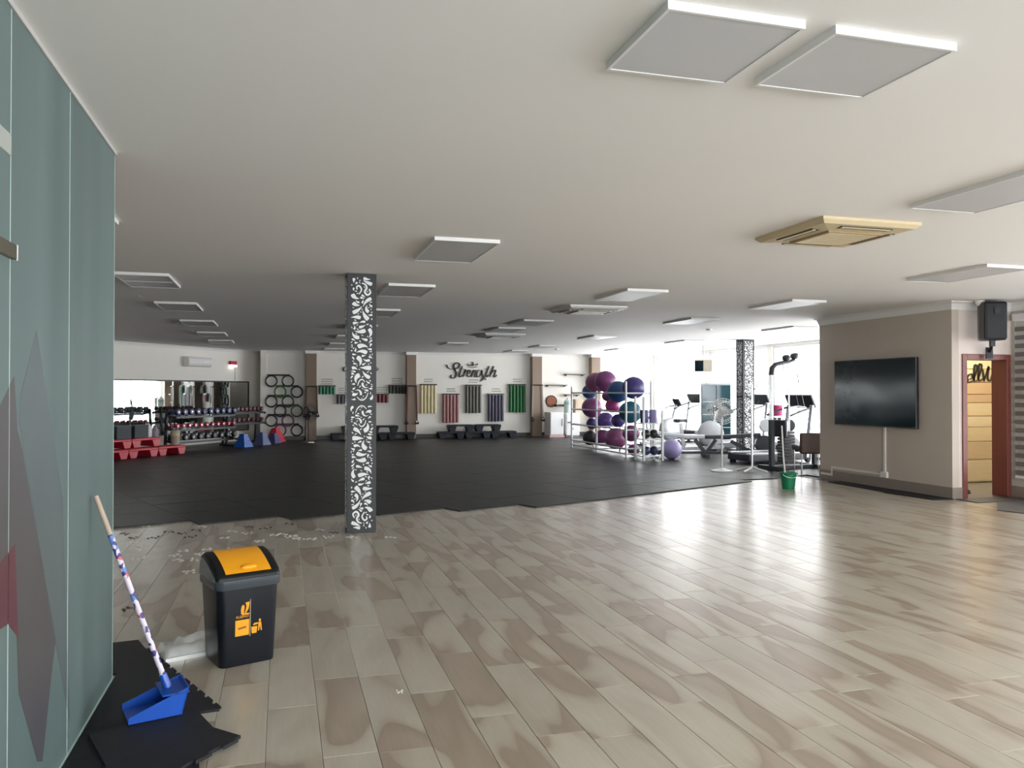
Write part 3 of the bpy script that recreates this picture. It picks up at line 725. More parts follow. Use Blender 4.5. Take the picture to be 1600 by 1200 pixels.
B().lathe([(.174, .028), (.17, .031)], n=32, M=Mx).build('copper_face', mat('copper_print', (.30, .10, .045), .45, var=.6, scale=6), ck)
# white cabinets below
M_APPL = mat('white_appliance', (.82, .83, .84), .3, var=.02)
M_GREYS = mat('grey_appliance_side', (.36, .36, .34), .45, var=.05)
for (u0, u1, v0, v1, y), nm, lb in (((860, 881, 645, 681, 24.6), 'fridge', 'small white fridge on a pink plinth beside the grey panel'), ((885, 906, 646, 684, 24.62), 'fridge', 'white appliance with two doors just left of the ball rack')):
    a = aty(u0, v0, y); c = aty(u1, v0, y); w = c.x - a.x; h = a.z
    t = thing(nm, lb, 'fridge', (a.x, y, 0.016))
    B().box((0, .04, .06), (w, .62, h)).build('body', M_APPL if nm != 'x' else M_GREYS, t, bevel=.012)
    if u0 < 870:
        d = B().box((.01, 0, .09), (w - .01, .04, h - .01)).build('door', M_APPL, t, bevel=.01)
        B().box((w - .06, -.025, h * .45), (w - .04, 0, h * .75)).build('handle', M_GREYS, d, bevel=.004)
        B().box((-.03, -.01, 0), (w + .03, .63, .06)).build('plinth', mat('pink_plinth', (.6, .35, .34), .5), t)
    else:
        d = B().box((.01, 0, .05), (w - .01, .04, h * .55)).build('door', M_APPL, t, bevel=.01)
        B().box((w * .45, -.02, h * .3), (w * .5, 0, h * .38)).build('handle', M_DARKM, d)
        d = B().box((.01, 0, h * .58), (w - .01, .04, h - .01)).build('door', M_APPL, t, bevel=.01)
        B().box((.05, -.02, h * .6), (w * .45, 0, h * .63)).build('handle', M_DARKM, d)
        B().box((.02, .05, 0), (w - .02, .6, .06)).build('plinth', M_GREYS, t)
        p = (a.x + .16, y + .3, h + .016)
        wb = thing('water_bottle', 'pale green water bottle standing on the white two door appliance', 'bottle', p)
        B().lathe([(.13, 0), (.135, .02), (.135, .26), (.125, .28), (.135, .30), (.13, .38), (.06, .44), (.03, .45)], n=20).build('bottle_body', mat('pale_water_plastic', (.55, .68, .66), .15), wb, True)
        B().lathe([(.034, .448), (.034, .49)], n=16).build('cap', M_WHITE, wb)
        bx = B().box((0, 0, 0), (.28, .3, .45)).box((.02, -.01, .25), (.12, 0, .42)).build('carton', mat('beige_card', (.62, .50, .38), .7, var=.1), None, bevel=.008); bx.location = (a.x + .36, y + .12, h + .016)
        tag(bx, 'beige carton standing on the white two door appliance', 'box')
pn = B().box((0, 0, 0), (.32, .05, .78)).box((.01, -.01, .02), (.31, 0, .76)).build('grey_panel', M_GREYS, None, bevel=.008); pn.location = (8.4, 25.2, .016); tag(pn, 'grey panel leaning at the back wall left of the white fridge', 'panel')
# black stacked aerobic steps
M_STEP = mat('dark_step_plastic', (.011, .015, .022), .5, var=.2, spec=.3); M_STEPT = mat('dark_step_tread', (.03, .036, .045), .6, var=.2)
def step_platform(L, W, h, m, mt, label, group, n_feet=2):
    t = thing('step_platform', label, 'aerobic step', group=group)
    B().box((-L/2, -W/2, h - .05), (L/2, W/2, h)).build('platform', m, t, bevel=.012)
    B().box((-L/2 + .04, -W/2 + .03, h), (L/2 - .04, W/2 - .03, h + .006)).build('tread', mt, t)
    for i in range(n_feet):
        x = -L/2 + .13 + (L - .26) * i / (n_feet - 1)
        vs = [(x - .13, -W/2, h - .05), (x + .13, -W/2, h - .05), (x + .13, W/2, h - .05), (x - .13, W/2, h - .05), (x - .075, -W/2 - .0, 0), (x + .075, -W/2, 0), (x + .075, W/2, 0), (x - .075, W/2, 0)]
        b = B(); b.add(vs, [(0, 1, 2, 3), (7, 6, 5, 4), (0, 4, 5, 1), (1, 5, 6, 2), (2, 6, 7, 3), (3, 7, 4, 0)]); b.build('foot', m, t)
    return t
s0 = None
for (u, lab, n0, n1, y) in ((745, 'below the pink and navy bands', 3, 2, 25.05), (583, 'behind the carved pillar', 3, 2, 25.05)):
    for row, n in enumerate((n0, n1)):
        for i in range(n):
            c = aty(u, 690, y); x = c.x + (i - (n - 1) / 2) * (.86 if n == 3 else .88) - row * .1
            L = '%s black aerobic step in the %s row %s' % (ord_(i), ('lower', 'upper')[row], lab)
            if s0 is None: s0 = step_platform(.84, .4, .21, M_STEP, M_STEPT, L, 'black aerobic steps'); s0.location = (x, y, .016 + row * .217)
            else: dup(s0, (x, y, .016 + row * .217), label=L)

# ================================================================== MIRROR WALL
def W(s, q, z=0.): p = W0 + TD * s + ND * q; return Vector((p.x, p.y, z))
RZ = math.atan2(-TD.y, -TD.x)           # local x runs along the wall to the right/back
mi = thing('wall_mirror_panel', 'long wall mirror behind the dumbbell racks reflecting the windows', 'mirror', W(7.2, .012), RZ)
mi.name = 'gym_mirror'
for i in range(5):
    B().box((i * 1.36 + .003, -.006, .35), ((i + 1) * 1.36 - .003, .004, 1.78)).build('mirror_sheet', M_MIRROR, mi)
B().box((-.02, -.012, 1.78), (6.85, .006, 1.815)).build('top_rail', M_DARKM, mi); B().box((-.02, -.012, .32), (6.85, .006, .35)).build('bottom_rail', M_DARKM, mi)
B().box((6.8, -.014, .35), (6.85, .006, 1.78)).build('side_rail', M_DARKM, mi)
# split air conditioner, emergency light, cable
def onwall(u, v, q):                    # point on the slanted wall plane offset q
    d = Vector(ray(u, v)); n = ND; c = n.dot(W0 + n * q); t = (c - n.dot(Vector((0, 0, CH)))) / n.dot(d); return Vector((0, 0, CH)) + d * t
p = onwall(305, 566, .01)
ac = thing('split_air_conditioner', 'white split air conditioner mounted high above the mirror', 'air conditioner', p, RZ)
B().prism([(0, -.13), (.16, -.13), (.2, -.05), (.2, .08), (.17, .14), (0, .14)], -.45, .45, Matrix(((0, 0, 1, 0), (-1, 0, 0, 0), (0, 1, 0, 0), (0, 0, 0, 1)))).build('case', M_WHITE, ac, bevel=.01)
B().box((-.42, -.19, -.12), (.42, -.16, -.105)).build('flap', M_GREYS, ac); B().box((.1, -.206, .0), (.3, -.2, .03)).build('display', mat('pale_display', (.9, .9, .9), .3), ac)
p = onwall(362, 569, .01)
em = thing('emergency_light', 'small red and white emergency light on the wall above the mirror', 'emergency light', p, RZ)
B().box((-.13, -.09, -.02), (.13, 0, .09)).build('red_box', mat('red_box', (.55, .01, .05), .4), em, bevel=.006)
ME = bpy.data.materials.new('emergency_glow'); ME.use_nodes = True; ME.node_tree.nodes['Principled BSDF'].inputs['Emission Color'].default_value = (1, .95, .95, 1); ME.node_tree.nodes['Principled BSDF'].inputs['Emission Strength'].default_value = 1.2
B().box((-.12, -.1, -.09), (.12, -.005, -.02)).build('light_tube', ME, em, bevel=.006)
B().tube([(.12, -.01, .09), (.14, -.01, -.3), (.13, -.01, -.62)], .008, 6).build('cable', M_GREYS, em)

# red aerobic steps in two tiers
r0 = None
M_REDT = mat('red_step_tread', (.42, .014, .03), .6, var=.15)
for row, n in enumerate((4, 4)):
    for i in range(n):
        s = 6.0 + i * .86 + (.5 if row else 0); q = 1.9 + .0
        L = '%s red aerobic step from the right in the %s tier before the mirror' % (ord_(i), ('lower', 'upper')[row])
        loc = W(s - .35, q + (0 if row == 0 else -.28), .016 + (0.207 if row else 0))
        if r0 is None: r0 = step_platform(.85, .42, .2, M_RED, M_REDT, L, 'red aerobic steps'); r0.location = loc; r0.rotation_euler.z = RZ
        else: dup(r0, loc, RZ, label=L)
# things standing on the red steps
def crate(loc, rz, w, d, h, m, ml, label):
    t = thing('storage_crate', label, 'crate', loc, rz)
    b = B(); k = .015
    b.box((-w/2, -d/2, 0), (w/2, d/2, k)); b.box((-w/2, -d/2, k), (w/2, -d/2 + k, h)); b.box((-w/2, d/2 - k, k), (w/2, d/2, h)); b.box((-w/2, -d/2 + k, k), (-w/2 + k, d/2 - k, h)); b.box((w/2 - k, -d/2 + k, k), (w/2, d/2 - k, h))
    b.build('crate_body', m, t); B().box((-w/2 - .01, -d/2 - .01, h), (w/2 + .01, d/2 + .01, h + .03)).build('lid', ml, t, bevel=.006)
M_TEALC = mat('grey_teal_plastic', (.03, .042, .05), .6, var=.2); M_TEALL = mat('grey_lid', (.06, .075, .07), .6)
TZ = .016 + .407 + .008
crate(W(6.72, 1.6, TZ), RZ, .40, .28, .27, M_TEALC, M_TEALL, 'dark grey storage box on the red steps, left of the two')
crate(W(6.22, 1.6, TZ), RZ, .40, .28, .27, M_TEALC, M_TEALL, 'dark grey storage box on the red steps, right of the two')
def bottle(loc, h, r, m, mc, label):
    t = thing('plastic_bottle', label, 'bottle', loc)
    B().lathe([(r * .95, 0), (r, .02), (r, h * .6), (r * .75, h * .75), (r * .4, h * .88)], n=14).build('bottle_body', m, t, True)
    B().lathe([(r * .45, h * .88), (r * .45, h)], n=12).build('cap', mc, t)
bottle(W(5.86, 1.55, TZ), .36, .1, M_WHITE, M_BLACK, 'white bottle beside the right grey box on the red steps')
bottle(W(5.7, 1.62, TZ), .26, .08, mat('lilac_plastic', (.3, .27, .33), .4), M_BLACK, 'lilac bottle next to the beige bucket on the red steps')
bottle(W(7.05, 1.6, TZ), .34, .1, mat('beige_plastic', (.45, .43, .36), .4), M_BLACK, 'beige bottle with black cap left of the grey boxes')
bk = thing('beige_bucket', 'beige bucket with a yellow sponge band at the right end of the red steps', 'bucket', W(5.35, 1.9, .016 + .208))
B().lathe([(.085, 0), (.10, .2), (.105, .21)], n=24).build('bucket_body', mat('beige_bucket', (.42, .38, .31), .5), bk, True)
B().lathe([(.1, .21), (.105, .28)], n=24).build('yellow_band', mat('pale_yellow', (.62, .56, .26), .5), bk, True)
B().lathe([(.105, .28), (.108, .33), (.09, .35)], n=24).build('lid', mat('beige_bucket2', (.46, .41, .36), .5), bk, True)
bg_ = thing('gym_bag', 'dark gym bag lying at the left end of the red steps', 'bag', W(7.45, 1.6, TZ), RZ)
B().box((-.24, -.14, 0), (.24, .14, .24)).build('bag_body', M_BLACK, bg_, bevel=.06); B().tube([(-.12, 0, .28), (-.08, 0, .4), (.08, 0, .4), (.12, 0, .28)], .014, 8).build('handle', M_DARKM, bg_, True)

def pedestal_fan(loc, rz, hub, R, label, m_cage, m_pole, m_blade, m_base, tilt=0.):
    t = thing('pedestal_fan', label, 'fan', loc, rz)
    B().lathe([(.2, 0), (.2, .015), (.1, .03), (.035, .06)], n=28).build('base', m_base, t, True)
    B().cyl((0, 0, .05), (0, 0, hub), .017, n=12).build('pole', m_pole, t, True)
    M = Matrix.Translation((0, -.04, hub)) @ Matrix.Rotation(PI / 2 + tilt, 4, 'X')
    B().lathe([(.06, -.12), (.075, -.04), (.075, .02), (.05, .04)], (0, -.04, hub), 16, Matrix.Rotation(PI / 2 + tilt, 4, 'X')).build('motor', m_blade, t, True)
    c = B()
    for zz, rr in ((.09, R * .35), (.085, R * .7), (.05, R), (.04, R * .85)):
        c.tube([M @ Vector((rr * math.cos(a * PI / 12), rr * math.sin(a * PI / 12), zz)) for a in range(24)], .006, 5, closed=True)
    for k in range(24):
        a = k * PI / 12; c.tube([M @ Vector((.04 * math.cos(a), .04 * math.sin(a), .1)), M @ Vector((R * .7 * math.cos(a), R * .7 * math.sin(a), .085)), M @ Vector((R * math.cos(a), R * math.sin(a), .05))], .003, 4)
    c.build('cage', m_cage, t)
    for k in range(3):
        a0 = k * 2 * PI / 3; b = B(); P = []
        for i in range(6):
            for s in (-1, 1):
                r = R * (.15 + .7 * i / 5); a = a0 + s * (.5 - .05 * i) * (.7 + .3 * math.sin(PI * i / 5)); P.append(M @ Vector((r * math.cos(a), r * math.sin(a), .055 + s * .02)))
        b.add(P, [(2*i, 2*i + 1, 2*i + 3, 2*i + 2) for i in range(5)]); bl_ = b.build('blade', m_blade, t)
        sm = bl_.modifiers.new('thick', 'SOLIDIFY'); sm.thickness = .004
M_TFAN = mat('teal_grey_fan', (.10, .13, .14), .4)
pp = W(5.62, .75, .016)
pedestal_fan(pp, RZ + .25, 1.05, .33, 'grey pedestal fan with dark blades standing in front of the mirror', M_TFAN, M_TFAN, M_BLACK, M_TFAN)
pp = atz(483, 693, .016)
pedestal_fan((pp.x, 24.2, .016), .5, .85, .27, 'black pedestal fan by the pilaster next to the exercise rings', M_BLACK, M_DARKM, M_BLACK, M_CHROME, -.2)

# dumbbell racks and dumbbells
def dumbbell(L, r, m, label, group):
    t = thing('dumbbell', label, 'dumbbell', group=group)
    B().cyl((0, -L / 2, 0), (0, L / 2, 0), .017, n=8).build('handle', M_CHROME, t)
    for s in (-1, 1): B().tube([(0, s * L * .2, 0), (0, s * L * .24, 0), (0, s * L * .46, 0), (0, s * L * .5, 0)], [r * .8, r, r, r * .8], 6).build('head', m, t)
    return t
def rack(s, L, q, shelves, zs, label, name, h):
    t = thing('dumbbell_rack', label, 'dumbbell rack', W(s, q, .016), RZ)
    for x in (0, L):
        B().bar((x, -.25, .03), (x, .25, .03), .06, .06).build('foot', M_DARKM, t)
        B().bar((x, .16, .03), (x, .1, h), .06, .05).build('post', M_DARKM, t)
    for z in zs:
        sh = B(); sh.bar((0, -.17, z - .03), (L, -.17, z - .03), .04, .05); sh.bar((0, .06, z + .03), (L, .06, z + .03), .04, .05); sh.build('shelf', M_DARKM, t)
        for x in (0, L): B().bar((x, -.2, z - .045), (x, .13, z + .02), .05, .05).build('shelf_arm', M_DARKM, t)
    for k, z in enumerate(zs):
        nm, m, n, Ld, r = shelves[k]
        pr = None
        for i in range(n):
            p = W(s - (.1 + (L - .2) * i / (n - 1)), q, 0) ; y = -.055
            loc = W(s - (.08 + (L - .16) * i / (n - 1)), q + .055, z + .016 + .03 + r * .8)
            if pr is None:
                pr = dumbbell(Ld, r, m, '%s %s dumbbell from the left on the %s shelf of the %s' % ('first', nm, ('bottom', 'middle', 'top')[k] if len(zs) == 3 else ('lower', 'upper')[k], name), '%s dumbbells on the %s' % (nm, name))
                pr.location = loc; pr.rotation_euler.z = RZ
            else: dup(pr, loc, RZ, label=pr['label'].replace('first', ord_(i), 1))
M_DBLUE = mat('dark_blue_vinyl', (.008, .016, .075), .4); M_DRED = mat('dark_red_vinyl', (.10, .008, .016), .4); M_DBLK = mat('black_vinyl', (.015, .016, .02), .4); M_BRED = mat('bright_red_vinyl', (.4, .015, .05), .35)
rack(5.1, 2.2, 1.5, [('black', M_DBLK, 9, .3, .085), ('bright red', M_BRED, 11, .24, .06), ('dark blue', M_DBLUE, 10, .3, .09)], (.25, .56, .88), 'long dumbbell rack with a blue top row in front of the mirror', 'long rack', 1.0)
rack(2.75, 1.35, 1.25, [('dark red', M_DRED, 7, .22, .06), ('maroon', M_DRED, 8, .22, .065)], (.62, .92), 'shorter dumbbell rack with dark red rows near the exercise rings', 'short rack', 1.0)
# pyramids of stacked step risers
def risers(loc, rz, n, w, m, label):
    t = thing('riser_stack', label, 'riser stack', loc, rz)
    for i in range(n):
        f = 1 - .66 * i / n; z = i * .058
        vs = [(sx * w / 2 * f, sy * w / 2 * f, z) for sx, sy in ((-1,-1),(1,-1),(1,1),(-1,1))] + [(sx * w / 2 * (f - .015), sy * w / 2 * (f - .015), z + .05) for sx, sy in ((-1,-1),(1,-1),(1,1),(-1,1))]
        B().add(vs, [(3,2,1,0),(4,5,6,7),(0,1,5,4),(1,2,6,5),(2,3,7,6),(3,0,4,7)]).box((-w/2*f*.8, -w/2*f*.8, z + .05), (w/2*f*.8, w/2*f*.8, z + .058)).build('riser', m, t)
risers(W(2.95, 1.95, .016), RZ, 6, .36, mat('bright_blue_plastic', (.015, .12, .5), .4), 'bright blue pyramid of stacked risers under the dumbbell racks')
risers(W(2.05, 1.85, .016), RZ, 6, .34, mat('grey_blue_plastic', (.12, .15, .32), .4), 'grey blue pyramid of stacked risers under the short rack')
risers(W(1.33, 1.7, .016), RZ, 5, .32, mat('purple_blue_plastic', (.06, .06, .2), .4), 'dark purple pyramid of stacked risers right of the short rack')
risers(W(.8, 1.35, .016), RZ, 7, .42, mat('bright_red_plastic', (.6, .02, .05), .4), 'bright red pyramid of stacked risers beside the exercise rings')
# ================================================================== TELEVISION WALL
tv = thing('wall_television', None, None, (XTV, 10.505, 1.48)); tv.name = 'flat_television'
tag(tv, 'large black flat television mounted on the taupe wall', 'television')
B().box((-.085, -.9, -.53), (-.035, .9, .53)).build('casing', M_BLACK, tv, bevel=.006)
M_SCR = mat('dark_glossy_screen', (.004, .012, .017), .1, var=.1, spec=.22)
B().box((-.0865, -.885, -.51), (-.0845, .885, .515)).build('screen', M_SCR, tv)
B().box((-.035, -.3, -.2), (0, .3, .2)).build('wall_mount', M_DARKM, tv)
# white cable trunking
ct = thing('cable_trunking', 'white cable trunking running down from the television and along the skirting', 'cable trunking', (XTV, 10.33, 0))
M_TRK = mat('white_trunking', (.74, .72, .68), .45, var=.03)
B().box((-.022, -.02, .2), (0, .02, .95)).build('vertical_duct', M_TRK, ct)
B().box((-.022, .02, .2), (0, 1.25, .235)).build('horizontal_duct', M_TRK, ct)
B().box((-.022, 1.215, .075), (-.0185, 1.25, .2)).box((-.022, 1.25, .075), (-.0185, 1.52, .11)).build('lower_duct', M_TRK, ct)
B().box((-.045, -.07, .17), (0, .07, .26)).build('socket_box', M_TRK, ct, bevel=.006)
# loudspeaker on its bracket
p = aty(1546, 503, YD - .24)
sp = thing('loudspeaker', 'black loudspeaker hung on a bracket above the doorway', 'loudspeaker', (p.x, YD - .25, p.z), -.35)
poly = [(-.15, -.17), (.15, -.17), (.15, .0), (.09, .17), (-.09, .17), (-.15, .0)]
B().prism(poly, -.26, .27).build('cabinet', M_BLACK, sp, bevel=.03)
B().box((-.135, -.185, -.235), (.135, -.165, .245)).build('grille', mat('speaker_grille', (.018, .022, .025), .7, bump=.3, bscale=300), sp, bevel=.012)
B().lathe([(.03, 0), (.045, .02), (.05, .022)], (0, -.187, .14), 20, Matrix.Rotation(PI / 2, 4, 'X')).build('tweeter_horn', M_DARKM, sp)
B().box((.0, -.02, -.34), (.06, .03, -.25)).bar((.03, 0, -.3), (.10, .24, -.42), .03, .03).build('bracket_arm', M_DARKM, sp)
B().box((.05, .2, -.5), (.14, .225, -.34)).build('wall_plate', M_DARKM, sp)
# small dome camera on the cornice beside the speaker
p = aty(1518, 468, YD - .06)
dc = thing('dome_camera', 'small white dome camera at the ceiling left of the loudspeaker', 'camera', (p.x, YD - .2, H))
B().lathe([(.06, 0), (.06, -.03), (.05, -.05), (.03, -.07)], n=20).build('dome', M_WHITE, dc, True); B().ball((0, -.04, -.06), .018, 10, 8).build('lens', M_BLACK, dc, True)
# lettering inside the side room, shoe on its floor
def room3(u, v, d=0.): return aty(u, v, YBD - .026 - d)
ELL = [([(1513, 593), (1519, 590), (1518, 584), (1512, 588), (1513, 597), (1521, 594)], 1.7), ([(1521, 594), (1527, 575), (1523, 571), (1522, 594), (1527, 594)], 2), ([(1528, 594), (1534, 573), (1530, 570), (1529, 594), (1535, 592)], 2),
       ([(1535, 576), (1538, 596)], 2), ([(1538, 594), (1545, 572), (1543, 590), (1548, 594), (1553, 572)], 1.9), ([(1553, 590), (1560, 584), (1556, 578), (1553, 592), (1562, 592)], 1.7)]
lettering('lettering_sign', 'dark script lettering on the pale boards seen through the doorway', ELL, 0, 0, 1, plane=room3, depth=.012)
p = atz(1534, 765, 0)
sh = thing('black_shoe', 'black shoe lying on the floor just inside the doorway', 'shoe', (9.66, 9.5, -.006), .3)
b = B(); prof = [(-.14, .045, .09), (-.09, .05, .11), (-.02, .048, .085), (.05, .05, .065), (.11, .048, .05), (.15, .025, .035)]
vs = []
for x, w, h in prof:
    for j in range(10): a = PI * j / 9; vs.append((x, -w * math.cos(a), .012 + h * math.sin(a) ** .6))
fs = [(i * 10 + j, i * 10 + j + 1, (i + 1) * 10 + j + 1, (i + 1) * 10 + j) for i in range(5) for j in range(9)] + [tuple(range(10)), tuple(range(59, 49, -1))]
b.add(vs, fs); b.build('upper', M_BLACK, sh, True)
B().prism([(-.145, -.048), (.06, -.053), (.13, -.04), (.158, 0), (.13, .04), (.06, .053), (-.145, .048)], 0, .014).build('sole', M_RUB, sh)
# loose dark mats along the television wall and by the door
def loose_mat(P, z, h, label, teeth=(), m=M_MAT, tooth=.016):
    P = [Vector((p[0], p[1])) for p in P]; out = []
    for i in range(len(P)):
        a, c = P[i], P[(i + 1) % len(P)]; out.append(a)
        if i in teeth:
            L = (c - a).length; k = max(2, int(L / .105)); d = (c - a) / L; n = Vector((d.y, -d.x))
            for j in range(k):
                q = a + (c - a) * ((j + .5) / k); w = L / k * .2
                out += [q - d * w, q - d * w * 1.5 + n * tooth, q + d * w * 1.5 + n * tooth, q + d * w]
    b = B(); c = sum(P, Vector((0, 0))) / len(P); poly = [(p.x - c.x, p.y - c.y) for p in out]
    b.prism(poly, 0, h); o = b.build('rubber_mat', m); o.location = (c.x, c.y, z); return tag(o, label, 'rubber mat')
loose_mat([(8.62, 9.9), (8.96, 9.9), (8.96, 11.3), (8.70, 11.3)], 0, .012, 'dark rubber mat strip on the floor under the television')
loose_mat([(8.66, 9.02), (8.97, 8.99), (8.96, 9.88), (8.58, 9.88)], 0, .014, 'dark rubber mat strip at the corner between television wall and doorway')
loose_mat([(9.0, 8.62), (9.99, 8.62), (9.99, 8.98), (9.0, 8.98)], 0, .012, 'grey rubber mat lying on the threshold of the doorway', m=mat('grey_rubber', (.085, .085, .095), .55, var=.2, bump=.2, bscale=150))
loose_mat([(8.75, 7.72), (9.98, 6.9), (9.98, 8.58), (9.3, 8.58), (8.68, 8.02)], 0, .012, 'grey rubber mat at the right edge in front of the striped blind', m=mat('grey_rubber', (.085, .085, .095), .55))

# ================================================================== BALL RACK
M_RACK = mat('white_rack_tube', (.74, .78, .78), .35, var=.03)
rk = thing('ball_rack', 'tall white tube rack filled with gym balls', 'ball rack', (7.45, 16.6, .016))
RL = 3.5; RWd = .62
for y in (0, RL / 2, RL):
    for x in (0, RWd):
        hh = 1.72 if y == 0 else (1.5 if y < RL else 1.62)
        B().cyl((x, y, 0), (x, y, hh), .024, n=10).build('post', M_RACK, rk, True)
for z in (.08, .2, .62, 1.02, 1.45):
    for x in (0, RWd): B().cyl((x, 0, z), (x, RL, z), .019, n=8).build('rail', M_RACK, rk, True)
    for y in (0, RL / 2, RL): B().cyl((0, y, z), (RWd, y, z), .017, n=8).build('cross_rail', M_RACK, rk, True)
bc = {'purple': (.20, .05, .17), 'plum': (.24, .07, .17), 'blue': (.02, .07, .20), 'violet': (.09, .05, .22), 'teal': (.02, .13, .20), 'black': (.012, .012, .016), 'magenta': (.35, .04, .19), 'indigo': (.05, .035, .17)}
def gym_ball(x, y, z, r, c, label, sq=1.):
    t = thing('gym_ball', label, 'gym ball', (x, y, z - r * sq), random.uniform(0, 3), 'gym balls in the rack')
    B().ball((0, 0, r * sq), (r, r, r * sq), 24, 17, .004).build('ball_skin', mat('ball_' + c, bc[c], .36, var=.08), t, True)
    B().cyl((r * .97, 0, r * sq), (r * 1.005, 0, r * sq), .014, n=8).build('valve_plug', M_WHITE, t)
def onx(u, v, x): p = atx(u, v, x); return p
balls = [  # u, v centre, rail plane x, radius, colour, label
    (931, 598, 7.72, .27, 'plum', 'plum gym ball on top of the rack, left of the top pair'), (946, 596, 7.75, .28, 'purple', 'purple gym ball on top of the rack, right of the top pair'),
    (919, 612, 7.88, .2, 'blue', 'dark blue gym ball peeking out at the rack top left, behind the plum one'), (966, 612, 7.72, .27, 'blue', 'blue gym ball on the top shelf in the middle of the rack'), (990, 606, 7.76, .27, 'indigo', 'indigo gym ball on the top shelf at the near end'),
    (949, 619, 7.66, .14, 'purple', 'small purple ball squeezed under the top pair'), (925, 637, 7.76, .27, 'purple', 'purple gym ball on the middle shelf at the far end'), (957, 634, 7.7, .18, 'magenta', 'magenta ball in the middle of the rack'),
    (946, 657, 7.76, .22, 'violet', 'violet gym ball on the middle shelf behind the centre post'), (985, 644, 7.74, .27, 'teal', 'teal gym ball on the middle shelf at the near end'), (966, 657, 7.80, .17, 'indigo', 'indigo gym ball low in the centre of the rack'),
    (925, 662, 7.78, .15, 'indigo', 'dark indigo gym ball under the far purple one'), (922, 684, 7.74, .2, 'black', 'black gym ball on the bottom shelf at the far end'), (942, 684, 7.74, .22, 'purple', 'purple ball on the bottom shelf next to the black one'),
    (962, 685, 7.72, .27, 'plum', 'plum gym ball on the bottom shelf in the middle'), (986, 677, 7.76, .2, 'purple', 'dusky purple gym ball on the bottom shelf at the near end'), (990, 703, 7.76, .14, 'purple', 'small purple ball lying under the near end of the rack')]
for u, v, x, r, c, lb in balls:
    p = onx(u, v, x); y = max(16.72, min(19.9, p.y)); gym_ball(p.x, y, max(.02 + r, CH + (p.z - CH) * (y / p.y)), r, c, lb, .96)
# small shelf rack at its near end with medicine balls
sr = thing('medicine_ball_rack', 'small white shelf rack with medicine balls at the near end of the ball rack', 'shelf rack', (7.42, 15.62, .016))
for (x, y, hh) in ((0, 0, 1.38), (.44, 0, 1.08), (0, .42, 1.38), (.44, .42, 1.08)): B().bar((x, y, 0), (x, y, hh), .045, .045).build('post', M_RACK, sr)
for z in (.1, .46, .80): B().box((0, 0, z - .012), (.44, .42, z + .012)).build('shelf', M_RACK, sr)
M_MED = [mat('med_black', (.02, .022, .025), .3), mat('med_navy', (.02, .03, .09), .3), mat('med_lilac', (.30, .26, .48), .4), mat('med_indigo', (.05, .06, .22), .4)]
for x, z, r, k, lb in ((.13, .476, .1, 0, 'black medicine ball on the middle shelf, left of two'), (.32, .476, .1, 0, 'black medicine ball on the middle shelf, right of two'), (.13, .116, .1, 1, 'navy medicine ball on the bottom shelf, left of two'), (.32, .116, .1, 1, 'navy medicine ball on the bottom shelf, right of two')):
    t = thing('medicine_ball', lb, 'medicine ball', (7.42 + x, 15.78, z + .012)); B().ball((0, 0, r), r, 18, 13, .006).build('ball_skin', M_MED[k], t, True); B().cyl((0, 0, 2 * r - .004), (0, 0, 2 * r + .003), .02, n=10).build('valve_plug', M_CHROME, t)
for x, k, lb in ((.1, 3, 'indigo foam roller standing on the top shelf of the small rack'), (.31, 2, 'lilac foam roller standing on the top shelf of the small rack')):
    t = thing('foam_roller', lb, 'foam roller', (7.42 + x, 15.8, .83)); B().lathe([(.06, 0), (.085, .004), (.09, .01), (.09, .27), (.085, .276), (.06, .28)], n=22).build('foam_tube', M_MED[k], t, True); B().lathe([(.05, .279), (.03, .283)], n=18).build('hollow_end', M_BLACK, t)
t = thing('gym_ball', 'lilac gym ball on the floor right of the small shelf rack', 'gym ball', (8.25, 15.95, .016)); B().ball((0, 0, .22), .22, 24, 15, .004).build('ball_skin', M_MED[2], t, True); B().cyl((.2, 0, .22), (.222, 0, .22), .014, n=8).build('valve_plug', M_WHITE, t)

